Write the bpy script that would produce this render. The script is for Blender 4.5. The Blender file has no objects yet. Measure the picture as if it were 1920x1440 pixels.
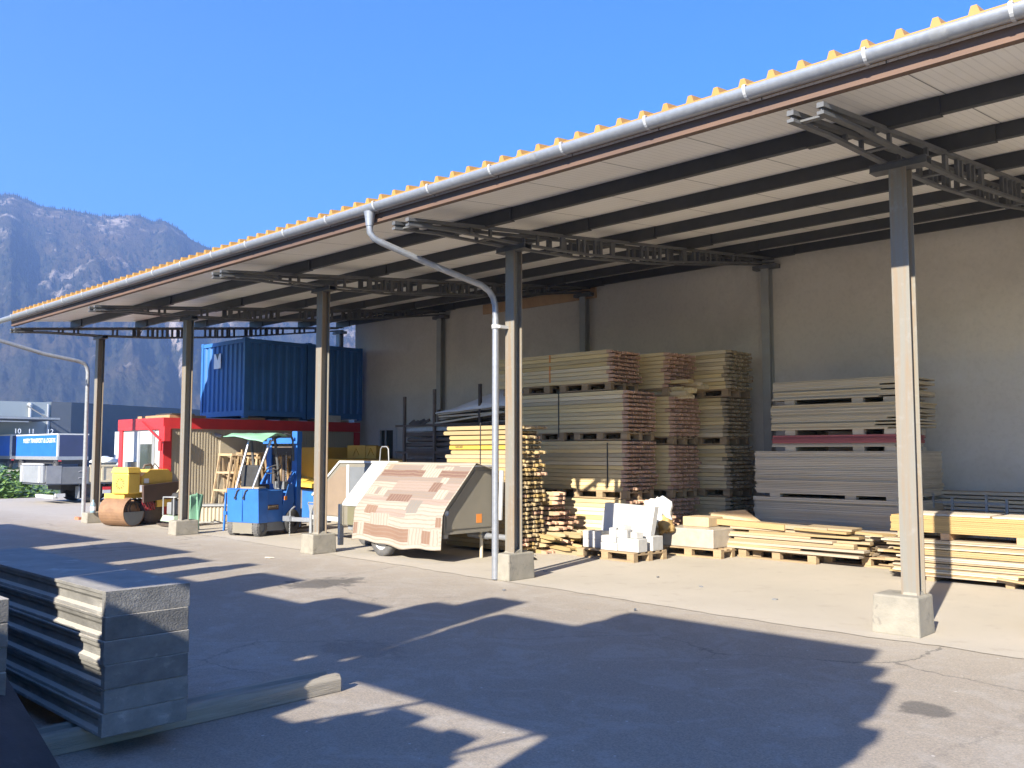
import bpy, bmesh, math, random
from mathutils import Vector, Matrix, noise
random.seed(7)
R = math.radians
scene = bpy.context.scene

# ------------------------------------------------------------------ camera, world, sun, exposure
cam_d = bpy.data.cameras.new('camera'); cam = bpy.data.objects.new('camera', cam_d)
scene.collection.objects.link(cam); scene.camera = cam
cam.location = (3.325, -8.756, 1.7)
cam.rotation_euler = (R(90 + 4.255), 0, R(44.134))
cam_d.sensor_width = 36; cam_d.lens = 1706.9 * 36 / 1920
cam_d.clip_start = 0.1; cam_d.clip_end = 20000

SUN_DX, SUN_K = -0.27, 0.58          # light travels (SUN_DX, 1, -SUN_K)
sun_dir = Vector((SUN_DX, 1, -SUN_K)).normalized()
elev = math.asin(-sun_dir.z)
az = math.atan2(-sun_dir.x, -sun_dir.y)
w = bpy.data.worlds.new('World'); scene.world = w; w.use_nodes = True
nt = w.node_tree; bg = nt.nodes['Background']
sky = nt.nodes.new('ShaderNodeTexSky'); sky.sky_type = 'NISHITA'; sky.sun_disc = False
sky.sun_elevation = elev; sky.sun_rotation = az
sky.altitude = 400; sky.air_density = 1.0; sky.dust_density = 0.2; sky.ozone_density = 4.0
hs = nt.nodes.new('ShaderNodeHueSaturation'); hs.inputs['Saturation'].default_value = 1.72; hs.inputs['Hue'].default_value = 0.515
nt.links.new(sky.outputs[0], hs.inputs['Color']); nt.links.new(hs.outputs[0], bg.inputs[0]); bg.inputs[1].default_value = 0.066
sl = bpy.data.lights.new('sun', 'SUN'); sl.energy = 4.0; sl.angle = R(0.5); sl.color = (1.0, 0.92, 0.78)
so = bpy.data.objects.new('sun', sl); scene.collection.objects.link(so)
so.rotation_euler = sun_dir.to_track_quat('-Z', 'Y').to_euler()
so.location = (20, -40, 60)
vs = scene.view_settings
scene.display_settings.display_device = 'sRGB'
vs.view_transform = 'Standard'; vs.look = 'None'; vs.exposure = 2.3; vs.gamma = 1.0; vs.use_curve_mapping = False
scene.cycles.max_bounces = 8; scene.cycles.diffuse_bounces = 6
scene.cycles.volume_bounces = 0

# ------------------------------------------------------------------ helpers
COL = scene.collection
class MB:
    def __init__(s): s.v = []; s.f = []; s.m = []; s.T = None; s.mi = 0; s.sm = []
    def add(s, vs, fs, smooth=False):
        n = len(s.v)
        if s.T is not None: vs = [s.T @ Vector(p) for p in vs]
        s.v += [tuple(p) for p in vs]
        for f in fs: s.f.append(tuple(i + n for i in f)); s.m.append(s.mi); s.sm.append(smooth)
        return s
    def box(s, x0, x1, y0, y1, z0, z1):
        return s.add([(x0,y0,z0),(x1,y0,z0),(x1,y1,z0),(x0,y1,z0),(x0,y0,z1),(x1,y0,z1),(x1,y1,z1),(x0,y1,z1)],
              [(3,2,1,0),(4,5,6,7),(0,1,5,4),(1,2,6,5),(2,3,7,6),(3,0,4,7)])
    def hexa(s, p):   # 8 points, bottom 4 then top 4
        return s.add(p, [(3,2,1,0),(4,5,6,7),(0,1,5,4),(1,2,6,5),(2,3,7,6),(3,0,4,7)])
    def prism(s, pts, axis, a, b):
        # pts 2D; axis 'x': pts are (y,z); 'y': (x,z); 'z': (x,y)
        def P(u, v, t): return {'x': (t,u,v), 'y': (u,t,v), 'z': (u,v,t)}[axis]
        n = len(pts)
        vs = [P(u,v,a) for u,v in pts] + [P(u,v,b) for u,v in pts]
        fs = [tuple(range(n))[::-1], tuple(range(n, 2*n))] + [(i,(i+1)%n,(i+1)%n+n,i+n) for i in range(n)]
        return s.add(vs, fs)
    def bar(s, a, b, wd, ht=None, up=(0,0,1)):
        ht = ht or wd; a = Vector(a); b = Vector(b); d = (b-a).normalized(); up = Vector(up)
        if abs(d.dot(up)) > .98: up = Vector((0,1,0)) if abs(d.y) < .9 else Vector((1,0,0))
        r = d.cross(up).normalized(); u = r.cross(d)
        o = [(-1,-1),(1,-1),(1,1),(-1,1)]
        return s.add([a + r*x*wd/2 + u*y*ht/2 for x,y in o] + [b + r*x*wd/2 + u*y*ht/2 for x,y in o],
              [(3,2,1,0),(4,5,6,7),(0,1,5,4),(1,2,6,5),(2,3,7,6),(3,0,4,7)])
    def tube(s, pts, r, n=10, cap=True, closed=False):
        pts = [Vector(p) for p in pts]; rings = []; N = len(pts)
        rr = r if isinstance(r, (list, tuple)) else [r]*N
        prev = None
        for i, p in enumerate(pts):
            if closed: d = (pts[(i+1)%N] - pts[i-1])
            else: d = (pts[min(i+1,N-1)] - pts[max(i-1,0)])
            d.normalize()
            if prev is None:
                up = Vector((0,0,1)) if abs(d.z) < .9 else Vector((1,0,0))
                u = d.cross(up).normalized()
            else:
                u = (prev - d*prev.dot(d)).normalized()
            prev = u; v = d.cross(u)
            rings.append([p + (u*math.cos(2*math.pi*k/n) + v*math.sin(2*math.pi*k/n))*rr[i] for k in range(n)])
        vs = [q for rg in rings for q in rg]; fs = []
        for i in range(N if closed else N-1):
            j = (i+1) % N
            for k in range(n): fs.append((i*n+k, i*n+(k+1)%n, j*n+(k+1)%n, j*n+k))
        s.add(vs, fs, True)
        if cap and not closed:
            s.add(rings[0], [tuple(range(n))[::-1]]); s.add(rings[-1], [tuple(range(n))])
        return s
    def lathe(s, prof, axis, c, n=24):   # prof: (r, t) along axis
        c = Vector(c); vs = []
        for r_, t in prof:
            for k in range(n):
                a = 2*math.pi*k/n; x, y = r_*math.cos(a), r_*math.sin(a)
                vs.append(c + {'x': Vector((t,x,y)), 'y': Vector((y,t,x)), 'z': Vector((x,y,t))}[axis])
        fs = []
        for i in range(len(prof)-1):
            for k in range(n): fs.append((i*n+k, i*n+(k+1)%n, (i+1)*n+(k+1)%n, (i+1)*n+k))
        return s.add(vs, fs, True)
    def grid(s, fn, nu, nv, smooth=True):
        vs = [fn(i/nu, j/nv) for j in range(nv+1) for i in range(nu+1)]
        fs = [(j*(nu+1)+i, j*(nu+1)+i+1, (j+1)*(nu+1)+i+1, (j+1)*(nu+1)+i) for j in range(nv) for i in range(nu)]
        return s.add(vs, fs, smooth)
    def mesh(s, name, mats):
        me = bpy.data.meshes.new(name); me.from_pydata(s.v, [], s.f)
        if not isinstance(mats, (list, tuple)): mats = [mats]
        for m in mats: me.materials.append(m)
        me.polygons.foreach_set('material_index', s.m); me.polygons.foreach_set('use_smooth', s.sm)
        me.update()
        return me
def link(name, me, parent=None, loc=None, rz=None, bev=0):
    o = bpy.data.objects.new(name, me); COL.objects.link(o)
    if parent: o.parent = parent
    if loc is not None: o.location = loc
    if rz is not None: o.rotation_euler = (0,0,rz)
    if bev:
        b = o.modifiers.new('bevel', 'BEVEL'); b.width = bev; b.segments = 2; b.limit_method = 'ANGLE'
    return o
def obj(name, mb, mat, parent=None, loc=None, rz=None, bev=0, fixn=True):
    me = mb.mesh(name, mat)
    if fixn:
        bm = bmesh.new(); bm.from_mesh(me); bmesh.ops.recalc_face_normals(bm, faces=bm.faces[:]); bm.to_mesh(me); bm.free()
    return link(name, me, parent, loc, rz, bev)
def tag(o, label=None, cat=None, group=None, kind=None):
    if label: o['label'] = label
    if cat: o['category'] = cat
    if group: o['group'] = group
    if kind: o['kind'] = kind
    return o
def thing(name, label, cat, loc=(0,0,0), rz=0, group=None):
    o = bpy.data.objects.new(name, None); COL.objects.link(o); o.location = loc; o.rotation_euler = (0,0,rz)
    o.empty_display_size = .2
    return tag(o, label, cat, group)
def dup(root, loc, rz=0, label=None, group=None):
    r = root.copy(); COL.objects.link(r); r.location = loc; r.rotation_euler = (0,0,rz)
    if label: r['label'] = label
    if group: r['group'] = group
    for ch in list(root.children):
        c = ch.copy(); COL.objects.link(c); c.parent = r
        for g in list(ch.children):
            d = g.copy(); COL.objects.link(d); d.parent = c
    return r
def text_mesh(txt, size, mat, parent, mtx, name='lettering', ext=.004, align='CENTER'):
    cu = bpy.data.curves.new(name, 'FONT'); cu.body = txt; cu.size = size; cu.extrude = ext
    cu.align_x = align; cu.align_y = 'CENTER'
    t = bpy.data.objects.new(name, cu); COL.objects.link(t)
    dg = bpy.context.evaluated_depsgraph_get(); dg.update()
    me = bpy.data.meshes.new_from_object(t.evaluated_get(dg))
    bpy.data.objects.remove(t); bpy.data.curves.remove(cu)
    me.materials.clear(); me.materials.append(mat)
    o = bpy.data.objects.new(name, me); COL.objects.link(o)
    if parent: o.parent = parent
    o.matrix_local = mtx
    return o

# ------------------------------------------------------------------ materials
def newmat(name):
    m = bpy.data.materials.new(name); m.use_nodes = True
    return m, m.node_tree, m.node_tree.nodes['Principled BSDF']
def N(nt, t, **kw):
    n = nt.nodes.new(t)
    for k, v in kw.items(): setattr(n, k, v)
    return n
def L(nt, a, b): nt.links.new(a, b)
def noise_n(nt, vec, scale, detail=5, rough=.55, dist=0):
    n = N(nt, 'ShaderNodeTexNoise'); n.inputs['Scale'].default_value = scale
    n.inputs['Detail'].default_value = detail; n.inputs['Roughness'].default_value = rough
    n.inputs['Distortion'].default_value = dist
    if vec: L(nt, vec, n.inputs['Vector'])
    return n
def ramp(nt, fac, stops):
    r = N(nt, 'ShaderNodeValToRGB'); cr = r.color_ramp
    while len(cr.elements) < len(stops): cr.elements.new(.5)
    for e, (p, c) in zip(cr.elements, stops):
        e.position = p; e.color = (c, c, c, 1) if isinstance(c, (int, float)) else (*c, 1)
    L(nt, fac, r.inputs[0]); return r
def mixc(nt, fac, a, b, mode='MIX'):
    m = N(nt, 'ShaderNodeMix', data_type='RGBA', blend_type=mode)
    for sock, v in ((m.inputs[0], fac), (m.inputs[6], a), (m.inputs[7], b)):
        if isinstance(v, (int, float)): sock.default_value = v
        elif isinstance(v, tuple): sock.default_value = (*v, 1)
        else: L(nt, v, sock)
    return m.outputs[2]
def vec_of(nt, stretch=(1,1,1), coord='Object'):
    tc = N(nt, 'ShaderNodeTexCoord'); mp = N(nt, 'ShaderNodeMapping'); mp.inputs['Scale'].default_value = stretch
    L(nt, tc.outputs[coord], mp.inputs['Vector'])
    # shift by a random amount per object so copies differ
    oi = N(nt, 'ShaderNodeObjectInfo'); ml = N(nt, 'ShaderNodeMath', operation='MULTIPLY'); ml.inputs[1].default_value = 37.0
    L(nt, oi.outputs['Random'], ml.inputs[0]); L(nt, ml.outputs[0], mp.inputs['Location'])
    return mp.outputs[0], oi
def M(name, c1, c2=None, scale=4, rough=.7, metal=0, bump=.15, bscale=60, rnd=0.0, stretch=(1,1,1), spots=None, spot_scale=8, spot_lo=.6, detail=6, coat=0, hue=0, lo=.3, hi=.7):
    m, nt, b = newmat(name)
    v, oi = vec_of(nt, stretch)
    c2 = c2 or tuple(x*.75 for x in c1)
    n1 = noise_n(nt, v, scale, detail, .6)
    r1 = ramp(nt, n1.outputs['Fac'], [(lo, 0), (hi, 1)])
    col = mixc(nt, r1.outputs[0], c1, c2)
    if spots:
        n2 = noise_n(nt, v, spot_scale, 6, .65, .5)
        r2 = ramp(nt, n2.outputs['Fac'], [(spot_lo, 0), (min(1, spot_lo+.1), 1)])
        col = mixc(nt, r2.outputs[0], col, spots)
    if rnd or hue:
        hs = N(nt, 'ShaderNodeHueSaturation'); L(nt, col, hs.inputs['Color'])
        mr = N(nt, 'ShaderNodeMapRange'); L(nt, oi.outputs['Random'], mr.inputs[0])
        mr.inputs[3].default_value = 1-rnd; mr.inputs[4].default_value = 1+rnd
        L(nt, mr.outputs[0], hs.inputs['Value'])
        if hue:
            mh = N(nt, 'ShaderNodeMath', operation='MULTIPLY_ADD'); fr = N(nt, 'ShaderNodeMath', operation='FRACT')
            m7 = N(nt, 'ShaderNodeMath', operation='MULTIPLY'); m7.inputs[1].default_value = 7.31
            L(nt, oi.outputs['Random'], m7.inputs[0]); L(nt, m7.outputs[0], fr.inputs[0])
            L(nt, fr.outputs[0], mh.inputs[0]); mh.inputs[1].default_value = hue*.8; mh.inputs[2].default_value = 1-hue*.4
            L(nt, mh.outputs[0], hs.inputs['Saturation'])
        col = hs.outputs[0]
    L(nt, col, b.inputs['Base Color'])
    b.inputs['Roughness'].default_value = rough; b.inputs['Metallic'].default_value = metal
    if coat: b.inputs['Coat Weight'].default_value = coat
    if bump:
        nb = noise_n(nt, v, bscale, 4, .6); bp = N(nt, 'ShaderNodeBump'); bp.inputs['Strength'].default_value = bump
        bp.inputs['Distance'].default_value = .01
        L(nt, nb.outputs['Fac'], bp.inputs['Height']); L(nt, bp.outputs[0], b.inputs['Normal'])
    return m

MT = {}
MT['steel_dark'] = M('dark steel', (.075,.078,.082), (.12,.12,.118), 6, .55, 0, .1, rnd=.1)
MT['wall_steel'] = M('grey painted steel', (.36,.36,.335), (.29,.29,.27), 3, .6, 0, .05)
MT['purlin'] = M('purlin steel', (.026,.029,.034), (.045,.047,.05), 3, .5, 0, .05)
MT['galv'] = M('galvanised zinc', (.37,.385,.41), (.29,.305,.33), 18, .40, .5, .03, rnd=.05)
MT['galv_dull'] = M('dull galvanised', (.33,.34,.35), (.24,.25,.26), 14, .55, .35, .05)
MT['strap'] = M('pale strap', (.55,.56,.56), (.45,.46,.47), 10, .5, .2, 0)
MT['concrete'] = M('cast concrete', (.29,.265,.215), (.21,.195,.16), 6, .9, 0, .5, 40, spots=(.17,.155,.13), spot_scale=7, spot_lo=.58, rnd=.05)
MT['fascia'] = M('brown fascia', (.15,.085,.055), (.085,.055,.045), 3, .7, 0, .1, stretch=(.3,1,1))
MT['roof'] = M('tile coloured sheet', (.40,.225,.055), (.34,.18,.042), 2.5, .5, 0, .03)
MT['white_paint'] = M('white paint', (.52,.52,.505), (.44,.44,.43), 5, .5, 0, .03)
MT['white_block'] = M('aerated block', (.46,.45,.43), (.37,.365,.35), 9, .9, 0, .25, 90, rnd=.05)
MT['plasticwrap'] = M('wrapped block', (.40,.36,.30), (.32,.285,.235), 7, .35, 0, .4, 14)
MT['grey_plank'] = M('weathered panel', (.52,.45,.34), (.42,.36,.28), 4, .85, 0, .2, 50, rnd=.16, stretch=(.25,1,6))
MT['tan_panel'] = M('tan panel', (.52,.44,.31), (.43,.36,.25), 4, .85, 0, .2, 50, rnd=.2, hue=.5, stretch=(.25,1,6))
MT['red_panel'] = M('red edged panel', (.36,.10,.10), (.28,.08,.08), 5, .75, 0, .1, rnd=.15)
MT['pallet'] = M('pallet wood', (.36,.26,.15), (.27,.19,.11), 5, .85, 0, .2, 40, rnd=.15, stretch=(.5,2,2))
MT['plank'] = M('sawn plank', (.38,.285,.165), (.30,.22,.125), 3, .8, 0, .15, 40, rnd=.16, hue=.5, stretch=(.25,3,3))
MT['plank_grey'] = M('old plank', (.40,.33,.25), (.31,.25,.18), 3, .85, 0, .2, 40, rnd=.16, hue=.4, stretch=(.25,3,3))
MT['beam'] = M('formwork beam timber', (.38,.285,.145), (.31,.225,.115), 3, .75, 0, .12, 40, rnd=.15, hue=.5, stretch=(.3,4,4), spots=(.25,.18,.10), spot_scale=4, spot_lo=.68)
MT['beam_old'] = M('greyed formwork beam timber', (.66,.53,.30), (.55,.43,.24), 3, .8, 0, .15, 40, rnd=.22, hue=.45, stretch=(.3,4,4), spots=(.20,.16,.11), spot_scale=4, spot_lo=.68)
MT['beam_red'] = M('red end paint', (.50,.32,.22), (.40,.24,.16), 7, .8, 0, .1, rnd=.2)
MT['beam_end'] = M('grey beam end', (.36,.29,.185), (.25,.20,.13), 7, .85, 0, .1, rnd=.2)
MT['beam_yellow'] = M('yellow beam paint', (.62,.40,.06), (.52,.33,.05), 4, .6, 0, .05)
MT['rust_steel'] = M('rusty steel', (.13,.098,.08), (.075,.062,.055), 8, .8, .1, .2, rnd=.3)
MT['blue_paint'] = M('worn blue paint', (.03,.155,.50), (.025,.12,.40), 3, .45, 0, .05, spots=(.16,.26,.46), spot_scale=7, spot_lo=.66)
MT['blue_cont'] = M('container blue', (.035,.15,.42), (.028,.12,.34), 2, .5, 0, .04, spots=(.08,.15,.28), spot_scale=5, spot_lo=.7)
MT['blue_tarp'] = M('blue truck tarpaulin', (.015,.13,.62), (.012,.11,.52), 1, .5, 0, .02)
MT['navy'] = M('navy sheet', (.03,.04,.10), (.025,.035,.08), 1, .6, 0, .02)
MT['red_paint'] = M('red paint', (.55,.035,.04), (.45,.03,.035), 3, .45, 0, .05)
MT['yellow_paint'] = M('yellow machine paint', (.74,.50,.09), (.64,.42,.07), 4, .45, 0, .08, spots=(.40,.28,.10), spot_scale=6, spot_lo=.68)
MT['ochre'] = M('ochre skip paint', (.48,.28,.03), (.40,.23,.03), 3, .55, 0, .06, spots=(.25,.17,.07), spot_scale=5, spot_lo=.7)
MT['black'] = M('black rubber', (.025,.025,.026), (.04,.04,.04), 8, .75, 0, .2)
MT['tyre_grey'] = M('dusty tyre', (.13,.125,.12), (.08,.08,.08), 9, .9, 0, .3)
MT['chrome'] = M('steel tube', (.55,.54,.55), (.42,.42,.43), 8, .3, .7, .02)
MT['green_cloth'] = M('green plastic', (.22,.42,.30), (.16,.34,.23), 4, .6, 0, .1, 20)
MT['green_paint'] = M('pale green paint', (.38,.48,.36), (.28,.35,.26), 6, .6, 0, .1)
MT['brown_sheet'] = M('brown steel cover', (.085,.05,.042), (.06,.038,.032), 4, .6, 0, .05)
MT['brown_rust'] = M('rusty drum', (.30,.175,.095), (.20,.115,.065), 5, .7, .2, .1, spots=(.18,.10,.06), spot_scale=9, spot_lo=.6)
MT['beige'] = M('cabin cladding', (.42,.37,.28), (.37,.325,.245), 2, .7, 0, .02)
MT['beige_smooth'] = M('plywood beige', (.24,.18,.125), (.20,.15,.105), 3, .7, 0, .04)
MT['trailer_grey'] = M('trailer panel', (.21,.19,.15), (.18,.165,.13), 2, .55, 0, .03)
MT['olive'] = M('olive panel', (.16,.15,.085), (.13,.12,.07), 3, .6, 0, .05)
MT['glass_dark'] = M('dark glass', (.05,.06,.055), (.035,.045,.04), 1, .06, 0, 0)
MT['cream'] = M('cream drop side', (.60,.52,.36), (.50,.43,.30), 4, .6, 0, .05)
MT['alu'] = M('aluminium board', (.36,.37,.38), (.29,.30,.31), 5, .45, .4, .04)
MT['grey_box'] = M('grey steel box', (.17,.18,.19), (.14,.15,.16), 4, .5, 0, .05)
MT['white_gloss'] = M('white car paint', (.72,.72,.72), (.70,.70,.70), 1, .25, 0, 0, coat=.6)
MT['red_gloss'] = M('red car paint', (.40,.03,.05), (.38,.03,.05), 1, .25, 0, 0, coat=.6)
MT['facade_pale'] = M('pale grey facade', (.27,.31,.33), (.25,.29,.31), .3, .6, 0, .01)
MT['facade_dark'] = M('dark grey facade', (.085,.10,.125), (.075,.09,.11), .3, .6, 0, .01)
MT['facade_white'] = M('white facade', (.62,.65,.68), (.58,.61,.64), .3, .6, 0, .01)
MT['letters_white'] = M('white lettering', (.80,.82,.84), (.78,.80,.82), 1, .5, 0, 0)
MT['letters_dark'] = M('dark lettering', (.05,.05,.05), (.06,.06,.06), 1, .5, 0, 0)
MT['orange'] = M('orange paint', (.70,.24,.04), (.62,.21,.04), 6, .6, 0, .1)
MT['terracotta'] = M('terracotta', (.45,.18,.09), (.38,.15,.08), 6, .8, 0, .2)
MT['white_tarp'] = M('white tarpaulin', (.66,.67,.70), (.58,.59,.62), 3, .45, 0, .3, 8)
MT['bag'] = M('plastic bag', (.74,.75,.74), (.68,.69,.68), 5, .35, 0, .5, 9, spots=(.10,.30,.55), spot_scale=3.2, spot_lo=.60)
MT['carton'] = M('brown carton', (.48,.36,.22), (.40,.30,.18), 5, .85, 0, .1)
MT['teal'] = M('teal lining', (.10,.20,.22), (.08,.16,.18), 5, .7, 0, .1)
MT['bottle'] = M('tinted bottle', (.25,.36,.42), (.20,.30,.36), 4, .15, 0, 0)
MT['dark_sheet'] = M('dark waterproof panel', (.022,.024,.028), (.045,.045,.05), 5, .7, 0, .3, 60, spots=(.07,.07,.075), spot_scale=9, spot_lo=.62)
MT['slab'] = M('cement stained formwork panel', (.115,.112,.105), (.20,.193,.178), 5, .85, 0, .6, 45, spots=(.27,.258,.23), spot_scale=5, spot_lo=.60, rnd=.25, stretch=(1,1.6,2.2))
MT['slab_top'] = M('cement dusted panel face', (.30,.28,.245), (.20,.19,.175), 3, .9, 0, .35, 60, spots=(.38,.36,.32), spot_scale=4, spot_lo=.58)
MT['timber_grey'] = M('grey squared timber', (.34,.30,.235), (.21,.185,.145), 5, .9, 0, .6, 30, stretch=(6,.35,6), spots=(.20,.18,.15), spot_scale=6, spot_lo=.66)
MT['wood_orange'] = M('varnished wood', (.48,.30,.16), (.38,.23,.12), 4, .7, 0, .1, rnd=.2)
MT['trestle'] = M('trestle wood', (.45,.33,.20), (.30,.22,.14), 4, .8, 0, .15, rnd=.3, hue=.4)
MT['yellow_brd'] = M('yellow shuttering board', (.38,.255,.10), (.34,.22,.085), 3, .6, 0, .05, rnd=.08, stretch=(.3,1,1))
MT['beige_top'] = M('pale board face', (.58,.50,.40), (.52,.45,.36), 3, .7, 0, .05)
MT['trunk'] = M('bark', (.09,.065,.045), (.06,.045,.03), 6, .9, 0, .4)

def dusty(m, c):
    nt = m.node_tree; b = nt.nodes['Principled BSDF']; src = b.inputs['Base Color'].links[0].from_socket
    g_ = N(nt, 'ShaderNodeNewGeometry'); sx = N(nt, 'ShaderNodeSeparateXYZ'); L(nt, g_.outputs['True Normal'], sx.inputs[0])
    nn = noise_n(nt, g_.outputs['Position'], 9, 6, .7)
    ad = N(nt, 'ShaderNodeMath', operation='MULTIPLY_ADD'); L(nt, nn.outputs['Fac'], ad.inputs[0]); ad.inputs[1].default_value = .9; L(nt, sx.outputs['Z'], ad.inputs[2])
    r_ = ramp(nt, ad.outputs[0], [(.80,0),(.98,.9)])
    L(nt, mixc(nt, r_.outputs[0], src, c), b.inputs['Base Color'])
dusty(MT['slab'], (.38,.35,.30))
def ground_mats():
    # asphalt: speckled, with worn pale patches, oil stains and dust blown out of the shed
    m, nt, b = newmat('asphalt'); tc = N(nt, 'ShaderNodeTexCoord'); P = tc.outputs['Object']
    n1 = noise_n(nt, P, .35, 6, .6); n2 = noise_n(nt, P, 70, 3, .7); n3 = noise_n(nt, P, 2.2, 8, .7, .4); n4 = noise_n(nt, P, 260, 2, .5)
    col = mixc(nt, ramp(nt, n1.outputs['Fac'], [(.3,0),(.7,1)]).outputs[0], (.30,.252,.195), (.36,.307,.24))
    col = mixc(nt, ramp(nt, n3.outputs['Fac'], [(.52,0),(.78,.75)]).outputs[0], col, (.40,.36,.30))
    col = mixc(nt, ramp(nt, n2.outputs['Fac'], [(.35,.55),(.65,0)]).outputs[0], col, (.09,.09,.09))
    col = mixc(nt, ramp(nt, n4.outputs['Fac'], [(.62,0),(.72,.8)]).outputs[0], col, (.36,.35,.33))
    sx = N(nt, 'ShaderNodeSeparateXYZ'); L(nt, P, sx.inputs[0])
    ad = N(nt, 'ShaderNodeMath', operation='MULTIPLY_ADD'); L(nt, n3.outputs['Fac'], ad.inputs[0]); ad.inputs[1].default_value = 1.1; L(nt, sx.outputs['Y'], ad.inputs[2])
    dust = ramp(nt, ad.outputs[0], [(.0,0),(1,1)])
    mr = N(nt, 'ShaderNodeMapRange'); L(nt, ad.outputs[0], mr.inputs[0]); mr.inputs[1].default_value = -1.2; mr.inputs[2].default_value = .9; mr.clamp = True
    pw = N(nt, 'ShaderNodeMath', operation='POWER'); L(nt, mr.outputs[0], pw.inputs[0]); pw.inputs[1].default_value = 1.6
    ml = N(nt, 'ShaderNodeMath', operation='MULTIPLY'); L(nt, pw.outputs[0], ml.inputs[0]); ml.inputs[1].default_value = .6
    col = mixc(nt, ml.outputs[0], col, (.42,.375,.31))
    n7 = noise_n(nt, P, 1.3, 9, .75, 1.5)
    col = mixc(nt, ramp(nt, n7.outputs['Fac'], [(.50,0),(.60,.35),(.68,0)]).outputs[0], col, (.36,.335,.30))
    vo = N(nt, 'ShaderNodeTexVoronoi', feature='DISTANCE_TO_EDGE'); vo.inputs['Scale'].default_value = .33
    wn = noise_n(nt, P, 2.0, 6, .7); wa = N(nt, 'ShaderNodeVectorMath', operation='MULTIPLY_ADD'); L(nt, wn.outputs['Color'], wa.inputs[0]); wa.inputs[1].default_value = (.5,.5,0); L(nt, P, wa.inputs[2]); L(nt, wa.outputs[0], vo.inputs['Vector'])
    cm = N(nt, 'ShaderNodeMath', operation='MULTIPLY'); L(nt, ramp(nt, vo.outputs['Distance'], [(.0,.8),(.006,0)]).outputs[0], cm.inputs[0]); L(nt, ramp(nt, n1.outputs['Fac'], [(.45,0),(.6,1)]).outputs[0], cm.inputs[1])
    col = mixc(nt, cm.outputs[0], col, (.06,.057,.053))
    n8 = noise_n(nt, P, 4.5, 6, .65, .6)
    v2 = N(nt, 'ShaderNodeTexVoronoi', feature='F1'); v2.inputs['Scale'].default_value = 8; L(nt, P, v2.inputs['Vector'])
    sc_ = N(nt, 'ShaderNodeSeparateColor'); L(nt, v2.outputs['Color'], sc_.inputs[0])
    th = N(nt, 'ShaderNodeMath', operation='MULTIPLY'); L(nt, sc_.outputs[0], th.inputs[0]); th.inputs[1].default_value = .085
    lt = N(nt, 'ShaderNodeMath', operation='LESS_THAN'); L(nt, v2.outputs['Distance'], lt.inputs[0]); L(nt, th.outputs[0], lt.inputs[1])
    l2 = N(nt, 'ShaderNodeMath', operation='MULTIPLY'); L(nt, lt.outputs[0], l2.inputs[0]); l2.inputs[1].default_value = .75
    col = mixc(nt, l2.outputs[0], col, (.50,.47,.42))
    # stains
    for (cx, cy, rx, ry, amt) in ((1.0,-2.45,.21,.17,.62),(-6.75,-1.85,.42,.62,.7),(-3.2,-3.9,.5,.35,.25)):
        mp = N(nt, 'ShaderNodeVectorMath', operation='SUBTRACT'); L(nt, P, mp.inputs[0]); mp.inputs[1].default_value = (cx,cy,0)
        dv = N(nt, 'ShaderNodeVectorMath', operation='DIVIDE'); L(nt, mp.outputs[0], dv.inputs[0]); dv.inputs[1].default_value = (rx,ry,1)
        ln = N(nt, 'ShaderNodeVectorMath', operation='LENGTH'); L(nt, dv.outputs[0], ln.inputs[0])
        an = N(nt, 'ShaderNodeMath', operation='MULTIPLY_ADD'); L(nt, n8.outputs['Fac'], an.inputs[0]); an.inputs[1].default_value = -2.2; L(nt, ln.outputs['Value'], an.inputs[2])
        a2 = N(nt, 'ShaderNodeMath', operation='ADD'); L(nt, an.outputs[0], a2.inputs[0]); a2.inputs[1].default_value = .7
        rr = ramp(nt, a2.outputs[0], [(.30,amt),(.62,0)])
        col = mixc(nt, rr.outputs[0], col, (.035,.035,.036))
    L(nt, col, b.inputs['Base Color']); b.inputs['Roughness'].default_value = .85
    bp = N(nt, 'ShaderNodeBump'); bp.inputs['Strength'].default_value = .35; bp.inputs['Distance'].default_value = .01
    L(nt, n2.outputs['Fac'], bp.inputs['Height']); L(nt, bp.outputs[0], b.inputs['Normal'])
    MT['asphalt'] = m
    m, nt, b = newmat('concrete slab'); tc = N(nt, 'ShaderNodeTexCoord'); P = tc.outputs['Object']
    n1 = noise_n(nt, P, .5, 7, .62); n3 = noise_n(nt, P, 3.5, 8, .7, .3); n4 = noise_n(nt, P, 90, 3, .6)
    col = mixc(nt, ramp(nt, n1.outputs['Fac'], [(.3,0),(.7,1)]).outputs[0], (.425,.38,.315), (.36,.325,.268))
    col = mixc(nt, ramp(nt, n3.outputs['Fac'], [(.56,0),(.78,.6)]).outputs[0], col, (.25,.22,.18))
    col = mixc(nt, ramp(nt, n4.outputs['Fac'], [(.60,0),(.74,.5)]).outputs[0], col, (.20,.17,.14))
    L(nt, col, b.inputs['Base Color']); b.inputs['Roughness'].default_value = .9
    bp = N(nt, 'ShaderNodeBump'); bp.inputs['Strength'].default_value = .25; bp.inputs['Distance'].default_value = .01
    L(nt, n4.outputs['Fac'], bp.inputs['Height']); L(nt, bp.outputs[0], b.inputs['Normal'])
    MT['slab_floor'] = m
    # back wall: rendered block wall with a slightly greyer lower part and blotches
    m, nt, b = newmat('rendered wall'); tc = N(nt, 'ShaderNodeTexCoord'); P = tc.outputs['Object']
    n1 = noise_n(nt, P, .45, 6, .6); n2 = noise_n(nt, P, 2.6, 7, .7); n3 = noise_n(nt, P, 60, 3, .6)
    col = mixc(nt, ramp(nt, n1.outputs['Fac'], [(.3,0),(.7,1)]).outputs[0], (.58,.53,.45), (.64,.59,.51))
    sx = N(nt, 'ShaderNodeSeparateXYZ'); L(nt, P, sx.inputs[0])
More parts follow.
